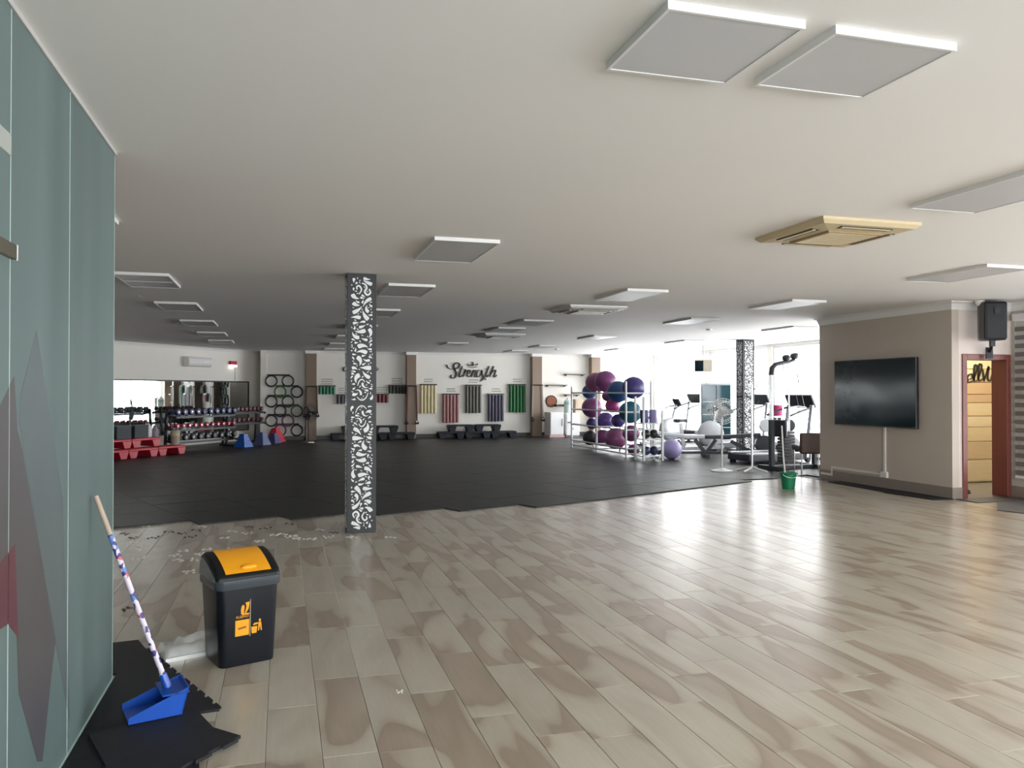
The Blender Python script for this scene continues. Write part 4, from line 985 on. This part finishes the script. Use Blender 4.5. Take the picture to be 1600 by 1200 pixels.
# ================================================================== MACHINES BY THE WINDOWS
M_MACH = mat('charcoal_machine', (.03, .033, .04), .42, var=.2); M_SILV = mat('silver_machine', (.55, .57, .6), .35, .4, var=.05); M_PADW = mat('pale_pad', (.55, .57, .6), .5); M_PADB = mat('black_pad', (.02, .022, .028), .5)
def exercise_bike(loc, rz, label, housing):
    t = thing('exercise_bike', label, 'exercise bike', loc, rz)
    B().bar((-.62, -.25, .05), (-.62, .25, .05), .07, .06).build('foot_bar', M_MACH, t, bevel=.01); B().bar((.62, -.25, .05), (.62, .25, .05), .07, .06).build('foot_bar', M_MACH, t, bevel=.01)
    B().bar((-.62, 0, .1), (.62, 0, .14), .1, .08).build('beam', M_SILV, t, bevel=.01)
    Mx = Matrix.Rotation(PI / 2, 4, 'X')
    B().lathe([(.06, -.1), (.26, -.1), (.31, -.06), (.32, 0), (.31, .06), (.26, .1), (.06, .1)], (.3, 0, .46), 32, Mx).build('flywheel_housing', housing, t, True)
    B().ring((.3, 0, .46), .27, .018, 'y', 32, 8).build('housing_rim', M_MACH, t, True)
    B().bar((.36, 0, .6), (.52, 0, 1.12), .07, .06).build('console_post', M_SILV, t)
    B().cbox((0, 0, 0), (.05, .3, .2), Matrix.Translation((.53, 0, 1.2)) @ Matrix.Rotation(-.5, 4, 'Y')).build('console', M_MACH, t, bevel=.012)
    B().tube([(.3, -.24, 1.02), (.44, -.24, 1.08), (.52, -.1, 1.1), (.52, .1, 1.1), (.44, .24, 1.08), (.3, .24, 1.02)], .018, 8).build('handlebar', M_MACH, t, True)
    B().bar((-.35, 0, .14), (-.42, 0, .72), .07, .07).build('seat_post', M_SILV, t)
    b = B(); b.prism([(-.16, -.13), (-.05, -.15), (.08, -.06), (.16, -.03), (.16, .03), (.08, .06), (-.05, .15), (-.16, .13)], .74, .82); o = b.build('saddle', M_PADB, t, bevel=.02); o.location = (-.42, 0, 0)
    for s in (-1, 1):
        c = B().bar((.02, s * .13, .38), (.02 + s * .12, s * .13, .28), .03, .02).build('crank', M_CHROME, t); B().cbox((.02 + s * .12, s * .19, .28), (.1, .09, .025)).build('pedal', M_MACH, c)
def treadmill(loc, rz, label):
    t = thing('treadmill', label, 'treadmill', loc, rz)
    B().box((-.85, -.36, .06), (.75, .36, .2)).build('deck', M_MACH, t, bevel=.02); B().box((-.8, -.25, .2), (.6, .25, .212)).build('belt', M_BLACK, t)
    for s in (-1, 1):
        B().box((-.84, s * .3 - .05, .2), (.7, s * .3 + .05, .225)).build('side_rail', M_SILV, t)
        B().bar((.62, s * .35, .1), (.78, s * .35, 1.2), .09, .06).build('upright', M_SILV, t, bevel=.01)
        B().tube([(.76, s * .35, 1.15), (.4, s * .36, 1.05), (.2, s * .36, .98)], .025, 8).build('handrail', M_MACH, t, True)
        B().cyl((.7, s * .3 - .04, .05), (.7, s * .3 + .04, .05), .05).build('wheel', M_BLACK, t)
        B().cbox((-.75, s * .3, .03), (.1, .08, .06)).build('foot', M_BLACK, t)
    B().box((.4, -.36, .2), (.85, .36, .34)).build('motor_hood', M_MACH, t, bevel=.04)
    B().cbox((0, 0, 0), (.06, .8, .3), Matrix.Translation((.78, 0, 1.28)) @ Matrix.Rotation(-.45, 4, 'Y')).build('console', M_MACH, t, bevel=.015)
    B().cbox((0, 0, 0), (.01, .36, .18), Matrix.Translation((.748, 0, 1.3)) @ Matrix.Rotation(-.45, 4, 'Y')).build('screen', M_SCR, t)
def bench(loc, rz, label, pad, inc=.55):
    t = thing('weight_bench', label, 'weight bench', loc, rz)
    B().bar((-.55, -.28, .04), (-.55, .28, .04), .06, .06).build('foot_bar', M_MACH, t); B().bar((.6, -.22, .04), (.6, .22, .04), .06, .06).build('foot_bar', M_MACH, t)
    B().bar((-.55, 0, .06), (.0, 0, .36), .06, .08).build('rear_leg', M_MACH, t); B().bar((.6, 0, .06), (.35, 0, .4), .06, .08).build('front_leg', M_MACH, t); B().bar((-.5, 0, .1), (.6, 0, .1), .05, .06).build('beam', M_MACH, t)
    B().box((.2, -.15, .42), (.62, .15, .5)).build('seat_pad', pad, t, bevel=.02)
    B().box((-.85, -.15, 0), (0, .15, .08), Matrix.Translation((.2, 0, .42)) @ Matrix.Rotation(inc, 4, 'Y')).build('back_pad', pad, t, bevel=.02)
p = atz(1088, 713, .016)
exercise_bike((p.x + .55, p.y + .9, .016), -.27, 'exercise bike with a big white round flywheel housing', M_PADW)
bench(atz(1062, 714, .016) + Vector((.0, .0, 0)), -.27, 'weight bench with a pale pad left of the white flywheel bike', M_PADW, .12)
bench(atz(1152, 712, .016) + Vector((-.35, -.3, 0)), PI - .27, 'flat black weight bench behind the two floor stands', M_PADB, .06)
treadmill((11.3, 21.6, .016), .15, 'treadmill facing the windows behind the white flywheel bike'); treadmill((11.25, 18.3, .016), .1, 'treadmill facing the windows left of the far carved pillar')
treadmill((9.95, 14.75, .016), .1, 'treadmill facing the windows beside the television wall')
exercise_bike((11.7, 14.6, .016), .1, 'dark exercise bike near the windows behind the cable machine', M_MACH); exercise_bike((9.9, 19.8, .016), .1, 'grey exercise bike far back between ball rack and treadmills', M_SILV)
# glass-fronted cooler by the windows
cl = thing('drinks_cooler', 'tall cooler with dark teal glass doors against the windows', 'cooler', (11.55, 19.75, .016), -.45)
B().box((-.4, -.3, 0), (.4, .35, 1.72)).build('cabinet', M_PADW, cl, bevel=.015)
for s in (-1, 1):
    d = B().box((-.185 + s * .195, -.335, .12), (.185 + s * .195, -.3, 1.66)).build('glass_door', mat('dark_teal_glass', (.03, .09, .11), .12), cl, bevel=.004)
    B().box((s * .04 - .012, -.37, .7), (s * .04 + .012, -.335, 1.1)).build('handle', M_CHROME, d)
    for z in (.5, .85, 1.2): B().box((-.17 + s * .195, -.338, z), (.17 + s * .195, -.335, z + .02)).build('shelf_edge', M_WHITE, d)
# television hung from the ceiling
p = aty(1099, 571, 19.5)
ht = thing('hanging_television', 'tilted television hung from the ceiling in front of the windows', 'television', (p.x, 19.5, H), -.5)
B().cyl((0, .05, 0), (0, .05, p.z - H + .1), .022, n=10).build('ceiling_pole', M_SILV, ht)
Mt = Matrix.Translation((0, 0, p.z - H)) @ Matrix.Rotation(.35, 4, 'X')
B().box((-.24, -.04, -.17), (.24, .03, .17), Mt).build('casing', mat('cream_casing', (.6, .56, .45), .5), ht, bevel=.01); B().box((-.22, -.045, -.15), (.0, -.038, .15), Mt).build('screen', M_SCR, ht)
# pedestal fan with white base, hook stand with cross feet
p = atz(1128, 736, .016)
pedestal_fan(p, -.3, 1.12, .24, 'white pedestal fan on a round base near the mat edge', M_WHITE, M_WHITE, M_PADW, M_WHITE)
p = atz(1175, 737, .016)
hs = thing('hook_stand', 'chrome stand with upward hooks on a four footed base', 'stand', p)
for k in range(4):
    a = k * PI / 2 + .5; B().tube([(0, 0, .09), (.14 * math.cos(a), .14 * math.sin(a), .05), (.3 * math.cos(a), .3 * math.sin(a), .015)], .02, 8).build('foot', M_WHITE, hs, True)
B().cyl((0, 0, .05), (0, 0, 1.62), .02, n=12).build('pole', M_CHROME, hs, True)
for k, (z, a) in enumerate(((1.2, .2), (1.0, 3.1), (1.5, .4), (1.35, 3.4), (1.05, 1.2))): B().tube([(0, 0, z), (.1 * math.cos(a), .1 * math.sin(a), z + .03), (.17 * math.cos(a), .17 * math.sin(a), z + .12)], .011, 7).build('hook', M_DARKM, hs, True)
# cable machine
p = atz(1207, 735, .016)
cm = thing('cable_machine', 'tall dark cable machine with a curved top arm beside the television wall', 'cable machine', (p.x + .05, p.y + .1, .016), .12)
B().bar((0, -.35, .04), (0, .35, .04), .08, .07).build('base_bar', M_MACH, cm); B().bar((.0, 0, .04), (1.05, 0, .04), .08, .07).build('base_beam', M_MACH, cm); B().bar((1.05, -.35, .04), (1.05, .35, .04), .08, .07).build('base_bar', M_MACH, cm)
B().bar((0, 0, .07), (0, 0, .95), .09, .08).build('front_post', M_MACH, cm, bevel=.008); B().bar((0, 0, .95), (0, 0, 1.86), .06, .05).build('upper_post', M_CHROME, cm)
B().tube([(0, 0, 1.8), (.02, 0, 1.93), (.1, 0, 2.0), (.22, 0, 2.03), (.42, 0, 2.06), (.56, 0, 2.1)], [.05, .05, .045, .04, .035, .03], 10).build('top_arm', M_MACH, cm, True)
for x, z in ((.36, 2.13), (.56, 2.17)): B().lathe([(.02, -.07), (.06, -.05), (.065, 0), (.06, .05), (.02, .07)], (x, 0, z), 16, Matrix.Rotation(PI / 2, 4, 'X')).build('pulley', M_MACH, cm, True)
for x in (.28, .42): B().cyl((x, 0, .1), (x, 0, 2.02), .014, n=8).build('guide_rod', M_CHROME, cm)
for k in range(10): B().cbox((.35, 0, .16 + k * .06), (.26, .2, .052)).build('weight_plate', M_MACH, cm, bevel=.005)
B().tube([(.48, 0, 2.1), (.56, -.02, 1.5), (.62, -.03, 1.2)], .006, 6).build('cable', M_DARKM, cm); B().tube([(.44, -.02, 1.18), (.62, -.03, 1.2), (.8, -.04, 1.18)], .016, 8).build('pull_bar', M_CHROME, cm, True)
B().bar((1.05, 0, .07), (1.05, 0, .5), .08, .07).build('seat_post', M_MACH, cm); B().box((.85, -.17, .5), (1.2, .17, .58)).build('seat_pad', M_PADB, cm, bevel=.02)
B().box((.12, -.22, .62), (.2, .22, .95)).build('knee_pad', M_PADB, cm, bevel=.03)
B().tube([(.55, 0, 2.08), (.8, 0, 1.2), (1.02, 0, .56)], .007, 6).build('cable', M_DARKM, cm)
# brown upholstered chair half hidden by the television wall
p = atz(1268, 738, .016)
ch = thing('upholstered_chair', 'brown upholstered chair on chrome legs half hidden by the television wall', 'chair', (9.35, 12.65, .016), -.35)
M_LEA = mat('brown_leather', (.055, .028, .02), .5, var=.2, bump=.1)
B().box((-.26, -.24, .40), (.26, .26, .50)).build('seat', M_LEA, ch, bevel=.03); B().box((-.26, -.34, .36), (.26, -.24, .74)).build('backrest', M_LEA, ch, bevel=.03)
for x in (-.22, .22):
    for y in (-.26, .22): B().cyl((x, y, 0), (x, y, .41), .013, n=8).build('leg', M_CHROME, ch)
# weight tree and pink tub between pillar and cable machine
p = atz(1190, 716, .016)
wt = thing('weight_tree', 'low dark rack of weight plates left of the cable machine', 'weight rack', (p.x + .5, p.y + .15, .016), -.3)
B().bar((-.4, -.25, .04), (-.4, .25, .04), .07, .06).bar((.4, -.25, .04), (.4, .25, .04), .07, .06).bar((-.4, 0, .06), (.4, 0, .06), .07, .06).build('base', M_MACH, wt)
B().bar((-.12, 0, .06), (-.05, 0, .9), .08, .07).bar((.12, 0, .06), (.05, 0, .9), .08, .07).build('post', M_MACH, wt)
for k, (x, z, r, m) in enumerate(((-.3, .3, .2, M_MACH), (.3, .3, .2, M_SILV), (-.25, .72, .15, M_SILV), (.25, .72, .15, M_MACH))):
    B().lathe([(.03, -.06), (r, -.06), (r, .06), (.03, .06)], (x, 0, z), 20, Matrix.Rotation(PI / 2, 4, 'X')).build('weight_plate', m, wt, bevel=.01)
pt = thing('pink_tub', 'bright pink tub standing on the weight plate rack', 'tub', (p.x + .5, p.y + .15, .95), -.3)
B().lathe([(.13, 0), (.17, .22)], n=20).build('tub_body', mat('pink_plastic', (.6, .06, .22), .4), pt, True); B().lathe([(.18, .22), (.18, .25)], n=20).build('lid', mat('pink_plastic_lid', (.65, .1, .28), .4), pt)
# green bucket with a mop
p = atz(1238, 765, 0)
gb = thing('mop_bucket', 'green plastic bucket standing on the plank floor at the mat edge', 'bucket', (p.x, p.y + .1, 0))
M_GRN = mat('green_plastic', (.0, .19, .085), .4, var=.05)
b = B(); b.lathe([(.09, .0), (.122, .25), (.122, .26), (.112, .26), (.1, .05)], n=28); b.build('bucket_body', M_GRN, gb, True)
B().ring((0, 0, .245), .128, .011, 'z', 28, 8).build('rim', M_GRN, gb, True); B().tube([(.128 * math.cos(a * PI / 10), -.05 - .06 * math.sin(a * PI / 10), .23 - .05 * math.sin(a * PI / 10)) for a in range(11)], .005, 6).build('bail', M_WHITE, gb, True)
mp_ = thing('mop', 'white mop leaning in the green bucket', 'mop', (p.x - .03, p.y + .1, .02))
B().tube([(0, 0, .0), (-.02, .05, .45), (-.0, .12, .95)], .012, 8).build('mop_handle', M_WHITE, mp_, True)
b = B()
for k in range(10): a = k * .63; b.tube([(0, 0, .1), (.03 * math.cos(a), .03 * math.sin(a), .05), (.045 * math.cos(a), .045 * math.sin(a), .01)], .009, 5)
b.build('mop_strings', M_WHITE, mp_)

# ================================================================== FOREGROUND
# swing bin
bn = thing('swing_bin', 'black swing bin with an orange flap standing on the plank floor', 'bin', (-.225, 4.79, 0), math.radians(20.5))
def rrect(w, d, r, n=4):
    P = []
    for cx, cy, a0 in ((w/2 - r, d/2 - r, 0), (-w/2 + r, d/2 - r, 1), (-w/2 + r, -d/2 + r, 2), (w/2 - r, -d/2 + r, 3)):
        for j in range(n + 1): a = (a0 + j / n) * PI / 2; P.append((cx + r * math.cos(a), cy + r * math.sin(a)))
    return P
def loft(b, secs):
    k = len(secs[0][0]); vs = [(p[0], p[1], z) for P, z in secs for p in P]
    fs = [(i * k + j, i * k + (j + 1) % k, (i + 1) * k + (j + 1) % k, (i + 1) * k + j) for i in range(len(secs) - 1) for j in range(k)]
    fs += [tuple(range(k - 1, -1, -1)), tuple((len(secs) - 1) * k + j for j in range(k))]; b.add(vs, fs)
M_BIN = mat('black_bin_plastic', (.006, .008, .012), .28, var=.15, bump=.02, bscale=20, spec=.3); M_LIDB = mat('black_lid_plastic', (.005, .0055, .006), .35, var=.15, spec=.3)
b = B(); loft(b, [(rrect(.30, .30, .04), 0), (rrect(.305, .305, .042), .015), (rrect(.342, .342, .045), .455)]); b.build('bin_body', M_BIN, bn, True)
b = B(); loft(b, [(rrect(.356, .356, .048), .425), (rrect(.362, .362, .05), .43), (rrect(.362, .362, .05), .475), (rrect(.352, .352, .05), .48)]); rim = b.build('lid_rim', mat('grey_lid_rim', (.05, .06, .07), .22, var=.1), bn, True)
# arched lid housing: profile in depth (y), extruded across x
LIDP = catmull([(-.170, .478), (-.160, .502), (-.115, .53), (-.045, .563), (.03, .587), (.095, .595), (.138, .58), (.158, .54), (.168, .478)], 6)
def arch(t, k=1.):
    f = t * (len(LIDP) - 1); i = min(int(f), len(LIDP) - 2); p = LIDP[i].lerp(LIDP[i + 1], f - i); return (p.x * k, .478 + (p.y - .478) * k)
b = B(); n = 21; vs = []
for x, k in ((-.176, .90), (-.165, .985), (-.15, 1.), (.15, 1.), (.165, .985), (.176, .90)):
    for j in range(n): y, z = arch(j / (n - 1), k); vs.append((x, y, .478 + (z - .478)))
fs = [(i * n + j, (i + 1) * n + j, (i + 1) * n + j + 1, i * n + j + 1) for i in range(5) for j in range(n - 1)] + [tuple(range(n)), tuple(range(6 * n - 1, 5 * n - 1, -1))] + [tuple(i * n for i in range(5, -1, -1)), tuple(i * n + n - 1 for i in range(6))]
b.add(vs, fs); lid = b.build('lid_housing', M_LIDB, bn, True)
b = B(); vs = []; m_ = 15
for lay, k in ((0, 1.006), (1, 1.03)):
    for xx in (-.125, .125):
        for j in range(m_): y, z = arch(.15 + .5 * j / (m_ - 1), k); vs.append((xx, y, z))
fs = []
for j in range(m_ - 1):
    fs += [(2*m_ + j, 3*m_ + j, 3*m_ + j + 1, 2*m_ + j + 1), (j, j + 1, m_ + j + 1, m_ + j), (j, 2*m_ + j, 2*m_ + j + 1, j + 1), (m_ + j, m_ + j + 1, 3*m_ + j + 1, 3*m_ + j)]
fs += [(0, m_, 3*m_, 2*m_), (m_ - 1, 3*m_ - 1, 4*m_ - 1, 2*m_ - 1)]
b.add(vs, fs); fl = b.build('swing_flap', M_ORANGE, bn, True); fl['label'] = 'orange swing flap'
y, z = arch(.24, 1.05); o = B().ball((0, 0, 0), (.045, .016, .012), 18, 10).build('flap_grip', M_ORANGE, fl, True); o.location = (.01, y, z); o.rotation_euler.x = .75
# end caps, smooth and shiny
M_CAPS = mat('shiny_grey_cap', (.16, .19, .21), .08, .7, var=.1)
for s in (-1, 1):
    P = [(arch(j / 16, .86)[0], arch(j / 16, .86)[1] - .012) for j in range(17)]
    b = B(); b.prism(P, .0, .012, Matrix(((0, 0, s, s * .172), (1, 0, 0, 0), (0, 1, 0, 0), (0, 0, 0, 1)))); b.build('end_cap', M_CAPS, bn, True, bevel=.005)
# sticker on the front
M_STK = mat('orange_print', (.78, .34, .008), .4, var=.03); M_STKD = mat('brown_print', (.22, .07, .004), .5)
def fr(x, z, d=0.): return (x, -(.15 + .021 * z / .455) - .0012 - d, z)
def print_poly(P, m, name, parent, d0=.0, d=.0008):
    k = len(P); b = B(); b.add([fr(x, z, d0) for x, z in P] + [fr(x, z, d0 + d) for x, z in P], [tuple(range(k)), tuple(range(2*k - 1, k - 1, -1))] + [(i, k + i, k + (i + 1) % k, (i + 1) % k) for i in range(k)]); return b.build(name, m, parent)
stk = print_poly([(-.075, .165), (.0, .165), (.0, .252), (-.075, .252)], M_STK, 'sticker', bn); stk['label'] = 'orange square sticker'
print_poly([(.0035, .155), (.008, .155), (.008, .36), (.0035, .36)], mat('pale_line_print', (.35, .28, .18), .5), 'sticker_line', bn)
def icon(polys, name):
    bb = B()
    for P in polys:
        k = len(P); bb.add([fr(x, z) for x, z in P] + [fr(x, z, .0008) for x, z in P], [tuple(range(k)), tuple(range(2*k - 1, k - 1, -1))] + [(i, k + i, k + (i + 1) % k, (i + 1) % k) for i in range(k)])
    return bb.build(name, M_STK, bn)
icon([[(-.045, .285), (-.03, .283), (-.028, .305), (-.026, .325), (-.033, .335), (-.042, .328), (-.046, .31)], [(-.026, .283), (-.016, .29), (-.004, .31), (.0, .335), (.0, .348), (-.022, .345), (-.016, .325), (-.02, .305)],
      [(-.04, .278), (.0, .278), (.0, .286), (-.04, .286)]], 'emblem')
icon([[(.016, .168), (.042, .168), (.046, .205), (.012, .205)], [(.05, .178), (.056, .178), (.06, .21), (.066, .178), (.072, .178), (.067, .225), (.052, .225)], [(.055, .228), (.064, .228), (.066, .238), (.06, .245), (.053, .239)], [(.025, .212), (.05, .216), (.05, .224), (.03, .224), (.022, .216)]], 'person_icon')
def word(txt, size, x, z, m, parent, d0):
    cu = bpy.data.curves.new('print_text', 'FONT'); cu.body = txt; cu.size = size; cu.extrude = .0003; cu.align_x = 'CENTER'
    o = bpy.data.objects.new('tmp', cu); COL.objects.link(o); dg = bpy.context.evaluated_depsgraph_get(); me = bpy.data.meshes.new_from_object(o.evaluated_get(dg)); bpy.data.objects.remove(o)
    n = bpy.data.objects.new('print_text', me); COL.objects.link(n); n.parent = parent; me.materials.clear(); me.materials.append(m); q = fr(x, z, d0 + .0006); n.location = q; n.rotation_euler = (PI / 2 - .046, 0, 0); return n
word('KLEENO', .0185, -.037, .263, M_STK, bn, 0)
print_poly([(-.06, .2), (-.016, .206), (-.016, .216), (-.06, .21)], M_STKD, 'faint_print', stk, .0009)
# long-handled dustpan leaning on the glass
dp = thing('dustpan', 'blue long-handled dustpan standing on the black mats and leaning on the glass', 'dustpan', (-.645, 3.87, .030), math.radians(17))
M_DP = mat('blue_dustpan', (.008, .075, .42), .3, var=.08); k = .006
Wd = .2; Ln = .225; hb = .12
b = B(); b.box((0, 0, 0), (Ln, Wd, k)); b.build('pan_floor', M_DP, dp)
for y0 in (0, Wd - k):
    b = B(); b.add([(0, y0, k), (Ln, y0, k), (Ln + .03, y0, hb), (0, y0, .028), (0, y0 + k, k), (Ln, y0 + k, k), (Ln + .03, y0 + k, hb), (0, y0 + k, .028)], [(0, 1, 2, 3), (7, 6, 5, 4), (0, 4, 5, 1), (1, 5, 6, 2), (2, 6, 7, 3), (3, 7, 4, 0)]); b.build('side_wall', M_DP, dp)
b = B(); b.add([(Ln - k, 0, k), (Ln, 0, k), (Ln + .03, 0, hb), (Ln + .03 - k, 0, hb), (Ln - k, Wd, k), (Ln, Wd, k), (Ln + .03, Wd, hb), (Ln + .03 - k, Wd, hb)], [(0, 1, 2, 3), (7, 6, 5, 4), (0, 4, 5, 1), (1, 5, 6, 2), (2, 6, 7, 3), (3, 7, 4, 0)]); b.build('back_wall', M_DP, dp)
b = B(); b.box((Ln * .62, 0, hb * .78), (Ln + .03, Wd, hb * .78 + k)); b.build('hood', M_DP, dp)
# handle from the socket up to the glass
top = Vector((XG + .03, 4.07, 1.02)); wm = Matrix.Translation((-.645, 3.87, .030)) @ Matrix.Rotation(math.radians(17), 4, 'Z'); inv = wm.inverted()
a = Vector((Ln * .8, Wd * .55, hb * .8)); e = inv @ top
soc = B().cyl(a, a + (e - a) * .07, .02, .017, 14).build('socket', M_DP, dp, True)
m = bpy.data.materials.new('patterned_handle'); m.use_nodes = True; N = m.node_tree.nodes; Lk = m.node_tree.links
tc = N.new('ShaderNodeTexCoord'); vo = N.new('ShaderNodeTexVoronoi'); vo.inputs['Scale'].default_value = 42; rp = N.new('ShaderNodeValToRGB'); rp.color_ramp.interpolation = 'CONSTANT'
rp.color_ramp.elements[0].color = (.04, .04, .2, 1); rp.color_ramp.elements[1].color = (.66, .60, .70, 1); rp.color_ramp.elements[1].position = .42; q = rp.color_ramp.elements.new(.78); q.color = (.1, .22, .55, 1); q = rp.color_ramp.elements.new(.9); q.color = (.6, .1, .12, 1)
Lk.new(tc.outputs['Object'], vo.inputs['Vector']); Lk.new(vo.outputs['Color'], rp.inputs[0]); Lk.new(rp.outputs[0], N['Principled BSDF'].inputs['Base Color'])
B().cyl(a + (e - a) * .05, a + (e - a) * .80, .0125, n=14).build('patterned_tube', m, dp, True)
B().cyl(a + (e - a) * .80, e, .0125, .011, 14).build('bare_tube_end', mat('beige_wood', (.42, .33, .26), .5, var=.1), dp, True)
# silvery packet behind the bin
pk = thing('silver_packet', 'crinkled silver plastic packet lying on the floor left of the bin', 'packet', (-.615, 4.80, 0), math.radians(21))
M_FOIL = mat('silver_film', (.80, .82, .80), .28, .25, var=.1, bump=.5, bscale=14)
b = B(); nx, ny = 12, 8; R = random.Random(5); vs = []
for j in range(ny + 1):
    for i in range(nx + 1):
        x = .33 * i / nx; y = .26 * j / ny; ed = min(i, nx - i, j, ny - j)
        z = (.012 if ed == 0 else .05 + .012 * (ed > 1)) + R.uniform(-.006, .008) * (ed > 0) + (.018 if i > 3 and abs(j - ny * .55 - (i - 5) * .2) < 1 else 0)
        vs.append((x, y, z))
fs = [(j * (nx + 1) + i, j * (nx + 1) + i + 1, (j + 1) * (nx + 1) + i + 1, (j + 1) * (nx + 1) + i) for j in range(ny) for i in range(nx)]
k0 = len(vs); ring = [i for i in range(nx + 1)] + [j * (nx + 1) + nx for j in range(1, ny + 1)] + [ny * (nx + 1) + i for i in range(nx - 1, -1, -1)] + [j * (nx + 1) for j in range(ny - 1, 0, -1)]
vs += [(vs[i][0], vs[i][1], 0) for i in ring]; kk = len(ring)
fs += [(ring[i], k0 + i, k0 + (i + 1) % kk, ring[(i + 1) % kk]) for i in range(kk)] + [tuple(k0 + i for i in range(kk))]
b.add(vs, fs); b.build('film_wrap', M_FOIL, pk, True); B().box((.0, -.012, .0), (.33, .0, .022)).build('sealed_edge', M_FOIL, pk)
# loose jigsaw-edged mats beside the glass
def fl2(u, v): p = atz(u, v, .01); return (p.x, p.y)
gxr = XG + .018
loose_mat([(gxr, 2.6), (gxr + .6, 2.75), fl2(306, 1113), fl2(343, 1108), fl2(226, 1012), fl2(216, 1000), (-1.35, 5.18), (-1.35, 4.66), (gxr, 4.66)], 0, .012, 'large black jigsaw-edged rubber mat beside the glass, under the dustpan', teeth=(3,))
loose_mat([fl2(138, 1153), fl2(165, 1201), (-.62, 2.95), fl2(292, 1199), fl2(376, 1155), fl2(333, 1142), fl2(306, 1113)], .0125, .014, 'smaller black rubber mat lying on top in the lower left corner', teeth=(3,))
# white and dark flecks around the pillar foot
M_FW = mat('white_fleck', (.95, .93, .88), .6); M_FD = mat('dark_fleck', (.045, .042, .038), .7)
fw = [(180, 230), (200, 275), (200, 330), (440, 310), (495, 285), (460, 340), (570, 335), (600, 300), (640, 275), (790, 268), (780, 295), (530, 410), (750, 203), (790, 160), (890, 172), (970, 220), (1060, 185), (1105, 178), (1155, 195), (1205, 205), (1290, 210), (1340, 150), (1395, 195), (1535, 195), (260, 132), (610, 130), (160, 235), (240, 250), (1180, 190), (1775, 198)]
fd = [(120, 178), (170, 203), (300, 200), (400, 165), (470, 175), (530, 195), (570, 155), (895, 133), (1000, 142), (1150, 115), (1430, 170), (160, 640)]
def fleck(seed, m, name, label, group):
    R = random.Random(seed); b = B()
    for s in (-1, 1):
        for k in range(3):
            x = s * R.uniform(.014, .05); y = R.uniform(-.07, .07); rx = R.uniform(.009, .016); ry = R.uniform(.018, .036)
            b.prism([(x + rx * math.cos(a * PI / 3), y + ry * math.sin(a * PI / 3)) for a in range(6)], 0, R.uniform(.001, .002))
    b.prism([(-.014, -.012), (.014, -.008), (.012, .01), (-.012, .012)], 0, .001)
    return tag(b.build(name, m), label, 'floor debris', group)
pw = [fleck(i, M_FW, 'white_fleck', 'small white fleck cluster scattered on the plank floor near the mat edge', 'white flecks on the floor') for i in range(4)]
pd = [fleck(20 + i, M_FD, 'dark_fleck', 'small dark fleck cluster scattered on the plank floor near the mat edge', 'dark flecks on the floor') for i in range(3)]
for i, (x, y) in enumerate(fw):
    q = atz(165 + x / 4, 790 + y / 4, .0003); o = pw[i] if i < 4 else dup(pw[i % 4]); o.location = q; o.rotation_euler.z = -.2 + (i % 5) * .12
for i, (x, y) in enumerate(fd):
    q = atz(165 + x / 4, 790 + y / 4, .0003); o = pd[i] if i < 3 else dup(pd[i % 3]); o.location = q; o.rotation_euler.z = -.2 + (i % 4) * .15
o = fleck(9, M_FW, 'white_fleck', 'single white scrap lying on the planks in the foreground', None); o.location = atz(625, 1081, .0003); o.scale = (.4, .4, 1)
